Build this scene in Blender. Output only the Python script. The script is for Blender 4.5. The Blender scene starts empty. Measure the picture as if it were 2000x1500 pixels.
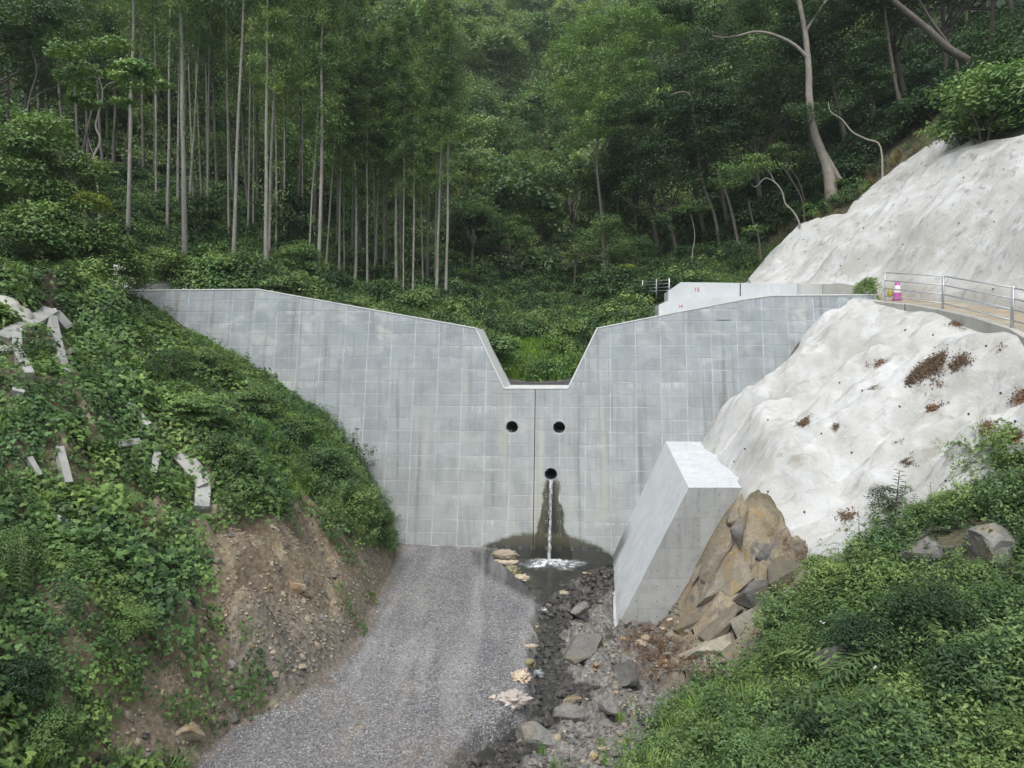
import bpy, bmesh, math, random
import numpy as np
from mathutils import Vector, Matrix, Euler, Quaternion, noise as mnoise

S = bpy.context.scene
COL = S.collection
rad = math.radians

# ------------------------------------------------------------------ camera, sky, sun, exposure
F = 1400.0                      # focal length in pixels of the 2000 px wide photograph
PITCH = rad(2.25)
cam_d = bpy.data.cameras.new('camera'); cam = bpy.data.objects.new('camera', cam_d); COL.objects.link(cam)
cam_d.sensor_width = 36.0; cam_d.lens = 36.0 * F / 2000.0
cam_d.clip_start = 0.1; cam_d.clip_end = 2000
cam.location = (0, 0, 0); cam.rotation_euler = (rad(90) - PITCH, 0, 0)
S.camera = cam

W = bpy.data.worlds.new('World'); S.world = W; W.use_nodes = True
nt = W.node_tree; bg = nt.nodes['Background']
sky = nt.nodes.new('ShaderNodeTexSky'); sky.sky_type = 'NISHITA'; sky.sun_disc = False
SUN_EL, SUN_AZ = rad(62), rad(200)
sky.sun_elevation = SUN_EL; sky.sun_rotation = SUN_AZ
sky.air_density = 1.0; sky.dust_density = 3.0; sky.ozone_density = 1.0
hs = nt.nodes.new('ShaderNodeHueSaturation'); hs.inputs['Saturation'].default_value = 0.22; hs.inputs['Value'].default_value = 1.0
nt.links.new(sky.outputs[0], hs.inputs['Color']); nt.links.new(hs.outputs[0], bg.inputs['Color'])
bg.inputs['Strength'].default_value = 0.15

sun_d = bpy.data.lights.new('sun', 'SUN'); sun = bpy.data.objects.new('sun', sun_d); COL.objects.link(sun)
sun_d.energy = 1.5; sun_d.angle = rad(22); sun_d.color = (1.0, 0.975, 0.94)
sdir = Vector((math.sin(SUN_AZ) * math.cos(SUN_EL), math.cos(SUN_AZ) * math.cos(SUN_EL), math.sin(SUN_EL)))
sun.rotation_euler = sdir.to_track_quat('Z', 'Y').to_euler()

S.view_settings.view_transform = 'Standard'; S.view_settings.look = 'None'
S.view_settings.gamma = 1.0; S.view_settings.use_curve_mapping = False
S.view_settings.exposure = 0.6
S.cycles.max_bounces = 5; S.cycles.diffuse_bounces = 3; S.cycles.glossy_bounces = 2
S.cycles.transmission_bounces = 3; S.cycles.transparent_max_bounces = 6
S.cycles.use_adaptive_sampling = True; S.cycles.adaptive_threshold = 0.02
try: S.cycles.use_denoising = True
except Exception: pass

# ------------------------------------------------------------------ pixel rays and numpy noise
cp, sp_ = math.cos(PITCH), math.sin(PITCH)
def ray(px, py):
    r = (px - 1000.0) / F; u = -(py - 750.0) / F
    return np.array([r, cp + u * sp_, -sp_ + u * cp])
def at(px, py, Y):
    d = ray(px, py); return d * (Y / d[1])
def at_z(px, py, z):
    d = ray(px, py); return d * (z / d[2])
def project(P):
    P = np.asarray(P, float); x, y, z = P[..., 0], P[..., 1], P[..., 2]
    f = y * cp - z * sp_; u = y * sp_ + z * cp
    f = np.maximum(f, 0.01)
    return 1000 + F * x / f, 750 - F * u / f

def _h(i, j, k, seed):
    n = (i.astype(np.int64) * 374761393 + j.astype(np.int64) * 668265263 + k.astype(np.int64) * 2147483647 + seed * 974634777) & 0xFFFFFFFF
    n = ((n ^ (n >> 13)) * 1274126177) & 0xFFFFFFFF
    n = ((n ^ (n >> 16)) * 2246822519) & 0xFFFFFFFF
    return ((n ^ (n >> 15)) & 0xFFFFFF) / float(0xFFFFFF)
def vnoise(x, y, z=None, seed=0):
    x = np.asarray(x, float); y = np.asarray(y, float)
    z = np.zeros_like(x) if z is None else np.asarray(z, float)
    i, j, k = np.floor(x), np.floor(y), np.floor(z)
    a, b, c = x - i, y - j, z - k
    a = a * a * a * (a * (a * 6 - 15) + 10); b = b * b * b * (b * (b * 6 - 15) + 10); c = c * c * c * (c * (c * 6 - 15) + 10)
    r = 0
    for di in (0, 1):
        for dj in (0, 1):
            for dk in (0, 1):
                r = r + _h(i + di, j + dj, k + dk, seed) * (a if di else 1 - a) * (b if dj else 1 - b) * (c if dk else 1 - c)
    return r * 2 - 1
def fbm(x, y, z=None, seed=0, oct=4, gain=0.5):
    r = 0; amp = 1; f = 1
    for o in range(oct):
        r = r + amp * vnoise(np.asarray(x) * f, np.asarray(y) * f, None if z is None else np.asarray(z) * f, seed + o * 17)
        amp *= gain; f *= 2.03
    return r
def facet(x, y, cell, seed, tilt=0.5, step=0.5):
    """faceted rock: every cell of a jittered grid is a tilted plane of its own"""
    x = np.asarray(x, float) / cell; y = np.asarray(y, float) / cell
    i0, j0 = np.floor(x), np.floor(y)
    best = np.full(x.shape, 1e9); second = np.full(x.shape, 1e9); val = np.zeros(x.shape)
    for di in (-1, 0, 1):
        for dj in (-1, 0, 1):
            i, j = i0 + di, j0 + dj; o = np.zeros_like(i)
            cx = i + _h(i, j, o, seed); cy = j + _h(i, j, o + 1, seed)
            d = (x - cx) ** 2 + (y - cy) ** 2
            gx = (_h(i, j, o + 2, seed) - .5) * 2 * tilt; gy = (_h(i, j, o + 3, seed) - .5) * 2 * tilt; h = (_h(i, j, o + 4, seed) - .5) * step
            v = (x - cx) * gx + (y - cy) * gy + h
            m = d < best
            second = np.where(m, best, np.minimum(second, d)); val = np.where(m, v, val); best = np.where(m, d, best)
    edge = np.sqrt(second) - np.sqrt(best)
    return val * cell - 0.12 * cell * np.clip(1 - edge / 0.12, 0, 1)
def sstep(a, b, x):
    t = np.clip((np.asarray(x, float) - a) / (b - a), 0, 1); return t * t * (3 - 2 * t)

def in_poly(px, py, poly):
    px = np.asarray(px, float); py = np.asarray(py, float); r = np.zeros(px.shape, bool); n = len(poly)
    for a in range(n):
        x0, y0 = poly[a]; x1, y1 = poly[(a + 1) % n]
        c = ((y0 > py) != (y1 > py))
        xx = (x1 - x0) * (py - y0) / ((y1 - y0) if y1 != y0 else 1e-9) + x0
        r ^= c & (px < xx)
    return r
def sdist(px, py, poly):
    """signed distance to a polygon, positive inside"""
    px = np.asarray(px, float); py = np.asarray(py, float); d = np.full(px.shape, 1e18); n = len(poly)
    for a in range(n):
        x0, y0 = poly[a]; x1, y1 = poly[(a + 1) % n]
        dx, dy = x1 - x0, y1 - y0; L = dx * dx + dy * dy + 1e-12
        t = np.clip(((px - x0) * dx + (py - y0) * dy) / L, 0, 1)
        d = np.minimum(d, (px - x0 - t * dx) ** 2 + (py - y0 - t * dy) ** 2)
    d = np.sqrt(d); return np.where(in_poly(px, py, poly), d, -d)

# ------------------------------------------------------------------ terrain as two height functions
class RBF:
    def __init__(s, pts, smooth=0.0):
        P = np.array(pts, float); s.c = P[:, :2]; n = len(P)
        r = np.sqrt(((s.c[:, None] - s.c[None]) ** 2).sum(-1)); K = s.k(r) + np.eye(n) * smooth
        A = np.zeros((n + 3, n + 3)); A[:n, :n] = K; A[:n, n] = 1; A[:n, n + 1:] = s.c; A[n, :n] = 1; A[n + 1:, :n] = s.c.T
        s.w = np.linalg.solve(A, np.concatenate([P[:, 2], [0, 0, 0]]))
    def k(s, r): return r                      # linear kernel: no overshoot
    def __call__(s, x, y):
        x = np.asarray(x, float); y = np.asarray(y, float); sh = x.shape; x = x.ravel(); y = y.ravel()
        r = np.zeros(len(x)) + s.w[-3] + s.w[-2] * x + s.w[-1] * y
        for (cx, cy), w in zip(s.c, s.w[:-3]): r += w * s.k(np.sqrt((x - cx) ** 2 + (y - cy) ** 2 + 0.15))
        return r.reshape(sh)

BED = -7.85; TRACK = -7.45; WATER = -7.8
P_ = lambda px, py, Y: tuple(at(px, py, Y))
right_pts = [
 # dam contact and lower sprayed slope
 P_(1630,598,27.6), P_(1565,680,27.7), P_(1500,760,27.8), P_(1440,820,27.9), P_(1402,860,28.0), P_(1396,905,24.8), P_(1440,957,20.8),
 # kerb line
 P_(1660,590,29.5), P_(1725,597,27.5), P_(1838,612,24), P_(1972,652,20), P_(2000,672,19), (13.2,15,-.6), (12.9,11,-1.6), (12.6,6,-2.6),
 P_(1462,978,20.2), P_(1560,1070,18.5), P_(1700,1078,17), P_(1800,1010,16.5), P_(2000,930,15.5), P_(2000,800,17), P_(1850,850,19), P_(1600,850,22.5), P_(1700,720,24),P_(1650,980,19.3),
 # rock outcrop
 P_(1290,1228,20.8), P_(1365,1092,20.8), P_(1310,1295,18.3), P_(1400,1150,19.0), P_(1480,1050,19.6), P_(1400,1250,17.7), P_(1500,1150,17.9), P_(1560,1110,17.8), P_(1460,1260,16.8),
 # foreground mound
 P_(1240,1500,12.9), P_(1300,1380,15.0), P_(1450,1320,15.3), P_(1540,1190,16.6), P_(1700,1190,15), P_(2000,1200,13), P_(2000,1050,14.5), P_(1850,1030,15.4), P_(2000,1500,10.5), P_(1600,1500,11.5), P_(1500,1380,13.8), P_(1600,1750,9.3), (9,8,-5), (6.5,6,-6.5),(3,8,-8),
 # under the training wall
 (4.3,24,-8.2),(4.8,27,-8.2),(6.2,24,-4.8),(6.5,27,-4.6),(3.2,22,-8.0),(3.6,25,-8),
 # stream bed
 (0,26,BED),(2.6,26.7,-8.1),(3.2,26.6,-8.0),(2.8,25.5,-7.66),(3.4,25.4,-7.6),(2.2,24.2,-7.66),(1.9,26.0,-8.1),(1.4,25.2,-8.15),(1.3,23.9,-7.9),(.3,24.9,-8.3),(.9,26.4,BED-.15),(.9,24.8,BED-.1),(-2,26,BED-.3),(1.5,22,BED),(2.8,19,BED+.05),(.4,22,BED+.02),(.6,19.5,BED+.02),(-3,22,BED-.4),(1.5,17,BED),(0,17,BED),(1,14,BED),(-.6,13,BED+.0),(0,10,BED),(-3,15,BED-.3),(-4,10,BED-.3),(-6,12,BED-.3),(-6,20,BED-.4),(-6,26,BED-.3),(1,7,BED),(-4,5,BED),
 (3.7,18.0,BED+.15),(2.6,15.2,BED+.1),
]
road_pts = [ # access road and the upper sprayed slope
 P_(2000,605,23), P_(1838,590,27.5), P_(1740,580,31), P_(1640,570,31.5), (16.3,19,.6), (16.2,14,-.6), (16,8,-2),
 P_(2000,280,30), P_(2000,450,26), P_(1860,270,36), P_(1800,450,31), P_(1720,500,33), P_(1660,430,38), P_(1640,555,34), P_(1560,440,41), P_(1460,556,41), P_(1560,556,38),
 (22,20,7.2), (22,14,6), (22,8,5), (28,24,13), (28,12,11),P_(1760,345,39),P_(1950,520,26.5)]
back_pts = road_pts + [
 P_(1630,598,27.6), P_(1660,590,29.5), P_(1725,597,27.5), P_(1838,612,24), P_(1972,652,20),
 P_(2000,120,38), P_(1860,200,40), P_(1750,280,42), P_(1640,385,43), P_(1500,505,45), P_(1350,535,46), P_(1270,575,43), P_(1400,565,38),P_(1290,600,36),
 P_(1230,640,34), P_(1170,690,33), P_(1050,748,31.5), P_(1050,742,33.5), P_(985,745,31.5),P_(1110,745,31.5), P_(900,660,32.5), P_(1060,700,38), P_(1060,650,45), P_(1060,610,52), P_(1070,575,58), P_(1080,500,66), P_(1090,420,80), P_(1100,330,95), P_(1050,200,125), P_(1050,100,150), P_(840,105,170), P_(840,75,228), P_(700,-60,228), P_(980,-60,228), P_(1050,-60,190),P_(700,-80,190),P_(1300,-80,190),
 P_(870,585,42), P_(750,575,41), P_(620,572,38), P_(500,525,36), P_(360,500,36), P_(250,478,35), P_(180,410,33), P_(100,450,30), P_(0,500,26), (-18,24,3.4),
 P_(300,560,33), P_(550,590,33), P_(750,630,33), P_(620,585,35),
 P_(500,420,50), P_(300,370,55), P_(100,320,50), P_(700,470,55), P_(850,470,60), P_(700,230,85), P_(880,300,85), P_(400,120,90), P_(100,120,80), P_(780,80,115), P_(500,0,130),P_(100,0,120),
 P_(1250,480,60), P_(1200,370,75), P_(1400,420,60), P_(1600,270,60), P_(1800,120,60), P_(1300,230,85), P_(1500,60,90), P_(1170,170,115),P_(1900,0,90),P_(1500,-60,140),
]
Rr = RBF(right_pts + road_pts)
Rb = RBF(back_pts)
trackL = [(770,1078),(768,1110),(735,1180),(700,1250),(645,1310),(590,1360),(500,1400),(440,1440),(390,1490),(330,1560),(200,1700),(-100,2200)]
trackR = [(968,1080),(984,1104),(1000,1120),(1030,1138),(1054,1166),(1038,1200),(1045,1235),(1030,1290),(1022,1340),(1005,1372),(955,1405),(905,1450),(880,1500),(850,1600),(800,2200)]
TL = [tuple(at_z(a, b, TRACK)[:2]) for a, b in trackL]; TR = [tuple(at_z(a, b, TRACK)[:2]) for a, b in trackR]
TRACKPOLY = [(TL[0][0], TL[0][1] + 2.0)] + TL + TR[::-1] + [(TR[0][0] - .1, TR[0][1] + 2.0)]
_ty = np.array([p[1] for p in TL][::-1]); _tx = np.array([p[0] for p in TL][::-1])
def edgeL(y): return np.interp(y, _ty, _tx)
PD = np.array([-6, -1, 0, .9, 1.7, 3.7, 5.8, 8.7, 10.4, 14, 20, 30]); PZ = np.array([-1.2, -.35, 0.05, 2.0, 3.3, 5.1, 6.5, 8.15, 9.3, 10.3, 12.5, 18])
def H_left(x, y):
    e = edgeL(y); d = e - x
    k = sstep(27, 15, y)                       # nearer the camera the toe is gentler
    z = np.interp(d / (1 + .25 * k), PD, PZ)
    n = fbm(x * .45, y * .45, seed=3, oct=3) * .55 + facet(x * 1.0, y, 1.0, 9, 1.0, .5) * .42 + facet(x, y, .35, 19, .8, .4) * .3
    n = n * sstep(-.2, 1.5, d) * (1 - .75 * sstep(25.5, 27.5, y))
    return TRACK + z + n
def H_front(x, y):
    x = np.asarray(x, float); y = np.asarray(y, float)
    m = sstep(-.6, .2, edgeL(y) - x)
    return H_left(x, y) * m + Rr(x, y) * (1 - m)
def H_back(x, y):
    x = np.asarray(x, float); y = np.asarray(y, float)
    n = fbm(x * .16, y * .16, seed=5, oct=3) * (.5 + 2.0 * sstep(60, 120, y)) * sstep(33, 40, y)
    return Rb(x, y) + n * (1 - sstep(12, 15, x) * sstep(44, 40, y))
def H(x, y):
    t = np.where(x < -17.0, sstep(25.0, 29.9, y), sstep(28.5, 30.5, y + .09 * x))
    return H_front(x, y) * (1 - t) + H_back(x, y) * t
def hit(px, py, y0=6.0, y1=200.0, dy=0.0):
    """where the view ray through a pixel meets the ground"""
    d = ray(px, py); Y = np.linspace(y0, y1, 900); P = d[None] * (Y / d[1])[:, None]
    g = H(P[:, 0], P[:, 1]) + dy; b = np.nonzero(P[:, 2] < g)[0]
    k = b[0] if len(b) else len(Y) - 1
    return P[k]

# ------------------------------------------------------------------ object helpers
def tag(o, label=None, cat=None, group=None, kind=None):
    if label: o['label'] = label
    if cat: o['category'] = cat
    if group: o['group'] = group
    if kind: o['kind'] = kind
    return o
def empty(name, loc, label, cat, group=None, rz=0):
    o = bpy.data.objects.new(name, None); COL.objects.link(o); o.location = loc; o.rotation_euler = (0, 0, rz); o.empty_display_size = .2
    return tag(o, label, cat, group)
def link(name, me, parent=None, mat=None, loc=None):
    o = bpy.data.objects.new(name, me); COL.objects.link(o)
    if mat and not me.materials: me.materials.append(mat)
    if parent: o.parent = parent
    if loc is not None: o.location = loc
    return o
def np_mesh(name, V, Q, mat=None, tint=None, smooth=False, attrs=None):
    V = np.asarray(V, np.float32); Q = np.asarray(Q, np.int32); k = Q.shape[1]
    me = bpy.data.meshes.new(name)
    me.vertices.add(len(V)); me.vertices.foreach_set('co', V.ravel())
    me.loops.add(Q.size); me.loops.foreach_set('vertex_index', Q.ravel())
    me.polygons.add(len(Q)); me.polygons.foreach_set('loop_start', np.arange(0, Q.size, k, dtype=np.int32))
    try: me.polygons.foreach_set('loop_total', np.full(len(Q), k, np.int32))
    except Exception: pass
    if smooth: me.polygons.foreach_set('use_smooth', np.ones(len(Q), bool))
    me.update(calc_edges=True)
    if tint is not None:
        a = me.attributes.new('tint', 'FLOAT', 'FACE'); a.data.foreach_set('value', np.asarray(tint, np.float32))
    for n, v in (attrs or {}).items():
        a = me.attributes.new(n, 'FLOAT', 'POINT'); a.data.foreach_set('value', np.asarray(v, np.float32))
    me.validate()
    if mat: me.materials.append(mat)
    return me
def py_mesh(name, V, Fc, mat=None, smooth=False):
    me = bpy.data.meshes.new(name); me.from_pydata([tuple(v) for v in V], [], Fc); me.update()
    if smooth: me.polygons.foreach_set('use_smooth', [True] * len(me.polygons))
    if mat: me.materials.append(mat)
    return me
def prism(name, poly, f, b, mat=None):
    """poly of 2D points; f(p), b(p) give the front and back 3D points"""
    n = len(poly); V = [f(p) for p in poly] + [b(p) for p in poly]
    Fc = [tuple(range(n)), tuple(range(2 * n - 1, n - 1, -1))] + [(i, i + n, (i + 1) % n + n, (i + 1) % n) for i in range(n)]
    return py_mesh(name, V, Fc, mat)
def box_mesh(name, c, s, mat=None):
    x, y, z = c; a, b, h = s[0] / 2, s[1] / 2, s[2] / 2
    V = [(x + i * a, y + j * b, z + k * h) for i in (-1, 1) for j in (-1, 1) for k in (-1, 1)]
    Fc = [(0, 1, 3, 2), (4, 6, 7, 5), (0, 4, 5, 1), (2, 3, 7, 6), (0, 2, 6, 4), (1, 5, 7, 3)]
    return py_mesh(name, V, Fc, mat)
def tube_arrays(pts, rs, n=8, wob=0.0, seed=0):
    pts = [Vector(p) for p in pts]; V = []; Q = []; up = Vector((0.123, 0.95, 0.1)).normalized(); rg = random.Random(seed)
    for i, p in enumerate(pts):
        t = (pts[min(i + 1, len(pts) - 1)] - pts[max(i - 1, 0)]).normalized()
        a = t.cross(up).normalized(); b = t.cross(a)
        for k in range(n):
            th = 2 * math.pi * k / n; r = rs[i] * (1 + wob * (rg.random() - .5))
            V.append(p + (a * math.cos(th) + b * math.sin(th)) * r)
    for i in range(len(pts) - 1):
        for k in range(n): Q.append((i * n + k, i * n + (k + 1) % n, (i + 1) * n + (k + 1) % n, (i + 1) * n + k))
    return np.array([tuple(v) for v in V]), np.array(Q)
def smooth_path(pts, rs, m=4):
    """Catmull-Rom through the points"""
    P = [np.array(p, float) for p in pts]; P = [2 * P[0] - P[1]] + P + [2 * P[-1] - P[-2]]; R = [rs[0]] + list(rs) + [rs[-1]]
    o, r = [], []
    for i in range(1, len(P) - 2):
        for k in range(m):
            t = k / m
            o.append(.5 * ((2 * P[i]) + (-P[i - 1] + P[i + 1]) * t + (2 * P[i - 1] - 5 * P[i] + 4 * P[i + 1] - P[i + 2]) * t * t + (-P[i - 1] + 3 * P[i] - 3 * P[i + 1] + P[i + 2]) * t ** 3))
            r.append(R[i] * (1 - t) + R[i + 1] * t)
    o.append(P[-2]); r.append(R[-2]); return o, r
def join_arrays(L):
    V = []; Q = []; T = []; o = 0
    for it in L:
        v, q = it[0], it[1]
        V.append(v); Q.append(q + o); o += len(v)
        T.append(it[2] if len(it) > 2 else np.full(len(q), .5))
    return np.concatenate(V), np.concatenate(Q), np.concatenate(T)
def tubes_mesh(name, tubes, mat, n=8, smooth=True):
    V, Q, T = join_arrays([tube_arrays(*smooth_path(p, r), n=n, wob=.12, seed=i) for i, (p, r) in enumerate(tubes)])
    return np_mesh(name, V, Q, mat, smooth=smooth)

# ------------------------------------------------------------------ materials
def new_mat(name):
    m = bpy.data.materials.new(name); m.use_nodes = True; t = m.node_tree; t.nodes.clear()
    out = t.nodes.new('ShaderNodeOutputMaterial'); b = t.nodes.new('ShaderNodeBsdfPrincipled'); t.links.new(b.outputs[0], out.inputs[0])
    return m, t, b, out
class G:
    """tiny node-graph writer"""
    def __init__(s, t): s.t = t
    def n(s, typ, ins=None, **kw):
        nd = s.t.nodes.new(typ)
        for k, v in kw.items(): setattr(nd, k, v)
        for k, v in (ins or {}).items():
            if hasattr(v, 'is_output') or isinstance(v, bpy.types.NodeSocket): s.t.links.new(v, nd.inputs[k])
            else: nd.inputs[k].default_value = v
        return nd
    def pos(s): return s.n('ShaderNodeNewGeometry').outputs['Position']
    def map(s, v, sc=(1, 1, 1), loc=(0, 0, 0)): return s.n('ShaderNodeMapping', {'Vector': v, 'Scale': sc, 'Location': loc}).outputs[0]
    def noise(s, v, scale, detail=4, rough=.55, dist=0): return s.n('ShaderNodeTexNoise', {'Vector': v, 'Scale': scale, 'Detail': detail, 'Roughness': rough, 'Distortion': dist}).outputs['Fac']
    def voro(s, v, scale, feature='F1', out='Distance'): return s.n('ShaderNodeTexVoronoi', {'Vector': v, 'Scale': scale}, feature=feature).outputs[out]
    def ramp(s, f, stops):
        r = s.n('ShaderNodeValToRGB', {'Fac': f}); e = r.color_ramp.elements
        while len(e) < len(stops): e.new(.5)
        for k, (p, c) in enumerate(stops):
            e[k].position = p; e[k].color = (c, c, c, 1) if not hasattr(c, '__len__') else (*c, 1)
        return r.outputs['Color']
    def mix(s, f, a, b, mode='MIX'):
        nd = s.t.nodes.new('ShaderNodeMix'); nd.data_type = 'RGBA'; nd.blend_type = mode; nd.clamp_factor = True
        for i, v in ((0, f), (6, a), (7, b)):
            if isinstance(v, bpy.types.NodeSocket): s.t.links.new(v, nd.inputs[i])
            elif i == 0: nd.inputs[0].default_value = v
            else: nd.inputs[i].default_value = (*v, 1) if hasattr(v, '__len__') else (v, v, v, 1)
        return nd.outputs[2]
    def m(s, op, a, b=0.0, c=0.0, clamp=False):
        nd = s.t.nodes.new('ShaderNodeMath'); nd.operation = op; nd.use_clamp = clamp
        for i, v in enumerate((a, b, c)):
            if isinstance(v, bpy.types.NodeSocket): s.t.links.new(v, nd.inputs[i])
            else: nd.inputs[i].default_value = v
        return nd.outputs[0]
    def mr(s, v, a, b, c=0., d=1.):
        return s.n('ShaderNodeMapRange', {'Value': v, 'From Min': a, 'From Max': b, 'To Min': c, 'To Max': d}).outputs[0]
    def xyz(s, v): o = s.n('ShaderNodeSeparateXYZ', {0: v}).outputs; return o[0], o[1], o[2]
    def attr(s, name): return s.n('ShaderNodeAttribute', attribute_name=name).outputs['Fac']
    def rnd(s): return s.n('ShaderNodeObjectInfo').outputs['Random']
    def bump(s, h, strength=.4, dist=.02): return s.n('ShaderNodeBump', {'Height': h, 'Strength': strength, 'Distance': dist}).outputs[0]

def leaf_mat(name, dark, mid, light, trans=.22, rough=.55, hue_var=.5):
    m, t, b, out = new_mat(name); g = G(t)
    f = g.m('ADD', g.m('MULTIPLY', g.attr('tint'), 1 - hue_var), g.m('MULTIPLY', g.rnd(), hue_var))
    dark, mid, light = [(a * 1.32, b_ * 1.22, c_ * 1.08) for a, b_, c_ in (dark, mid, light)]
    c = g.ramp(f, [(0.12, dark), (.5, mid), (.9, light)])
    big = g.noise(g.pos(), .55, 2)
    c = g.mix(g.mr(big, .35, .7), g.mix(1.0, c, (.72, .82, .86), 'MULTIPLY'), g.mix(1.0, c, (1.18, 1.12, .95), 'MULTIPLY'))
    t.links.new(c, b.inputs['Base Color']); b.inputs['Roughness'].default_value = rough
    b.inputs['Specular IOR Level'].default_value = .3
    tr = g.n('ShaderNodeBsdfTranslucent'); t.links.new(g.mix(1.0, c, (1.25, 1.35, .6), 'MULTIPLY'), tr.inputs[0])
    mx = g.n('ShaderNodeMixShader', {0: trans, 1: b.outputs[0], 2: tr.outputs[0]})
    t.links.new(mx.outputs[0], out.inputs[0]); return m
L_BROAD = leaf_mat('broad_leaf', (.02, .045, .024), (.05, .098, .045), (.11, .185, .08))
L_PALE = leaf_mat('pale_leaf', (.08, .15, .06), (.14, .24, .095), (.22, .34, .15))
L_DARK = leaf_mat('dark_leaf', (.012, .03, .017), (.028, .06, .028), (.055, .11, .05))  # dark shrubs; also paints shade into the foliage of the right wood
L_CEDAR = leaf_mat('cedar_needle', (.04, .08, .036), (.095, .165, .07), (.18, .27, .11))
L_KUDZU = leaf_mat('kudzu_leaf', (.04, .085, .035), (.09, .17, .062), (.17, .28, .1))
L_GRASS = leaf_mat('grass_blade', (.07, .15, .03), (.13, .25, .05), (.22, .35, .1))
L_WEED = leaf_mat('weed_leaf', (.045, .09, .038), (.1, .175, .07), (.18, .27, .11))
L_FAR = leaf_mat('hazed_far_leaf', (.085, .135, .08), (.16, .235, .12), (.25, .34, .18), trans=.3)  # leaf colours lifted to paint in the pale haze of distance
L_FARB = leaf_mat('hazed_far_dark_leaf', (.05, .095, .058), (.105, .175, .095), (.17, .25, .135), trans=.3)  # darker far leaves, lightened for painted haze as well
L_YEL = leaf_mat('yellow_leaf', (.07, .11, .02), (.13, .19, .035), (.2, .26, .055))
L_DRY = leaf_mat('dry_grass', (.09, .075, .035), (.16, .13, .07), (.25, .21, .12), trans=.1)

def bark_mat(name, c0, c1, scale=(6, 6, 1.2)):
    m, t, b, out = new_mat(name); g = G(t)
    p = g.map(g.pos(), scale); n = g.noise(p, 3.0, 5)
    n2 = g.noise(g.pos(), .9, 3)
    c = g.mix(g.mr(n, .35, .65), c0, c1); c = g.mix(g.mr(n2, .5, .75, 0, .6), c, tuple(v * .45 for v in c1))
    c = g.mix(g.m('MULTIPLY', g.rnd(), .5), c, tuple(v * .5 for v in c1))
    t.links.new(c, b.inputs['Base Color']); b.inputs['Roughness'].default_value = .9
    t.links.new(g.bump(n, .6, .03), b.inputs['Normal']); return m
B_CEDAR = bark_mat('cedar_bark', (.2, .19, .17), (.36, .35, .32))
B_BROAD = bark_mat('grey_bark', (.075, .066, .055), (.18, .165, .14)); B_SHADED = bark_mat('shaded_cedar_bark', (.09, .085, .075), (.17, .165, .15))  # second one: cedar bark darkened to paint in shade deep in the stand
B_PALE = bark_mat('pale_bark', (.25, .24, .2), (.42, .4, .34))

# dam concrete ------------------------------------------------
AX = .09; NN = math.sqrt(1 + AX * AX); Y0 = 29.2; BAT = .22
U = Vector((1, -AX, 0)) / NN; VV = Vector((AX, 1, 0)) / NN; O = Vector((0, Y0, 0))
def dam_px(px, py, v=None):
    """pixel -> (u, z) on the battered face, or on the vertical plane at local depth v"""
    d = ray(px, py)
    if v is None: s = Y0 / (d[1] + AX * d[0] - BAT * d[2])
    else: s = (Y0 + NN * v) / (d[1] + AX * d[0])
    P = Vector(d * s); return ((P - O).dot(U), P.z)
def dw(u, v, z): return tuple(O + U * u + VV * v + Vector((0, 0, z)))
def vface(z): return BAT * z / NN

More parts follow.
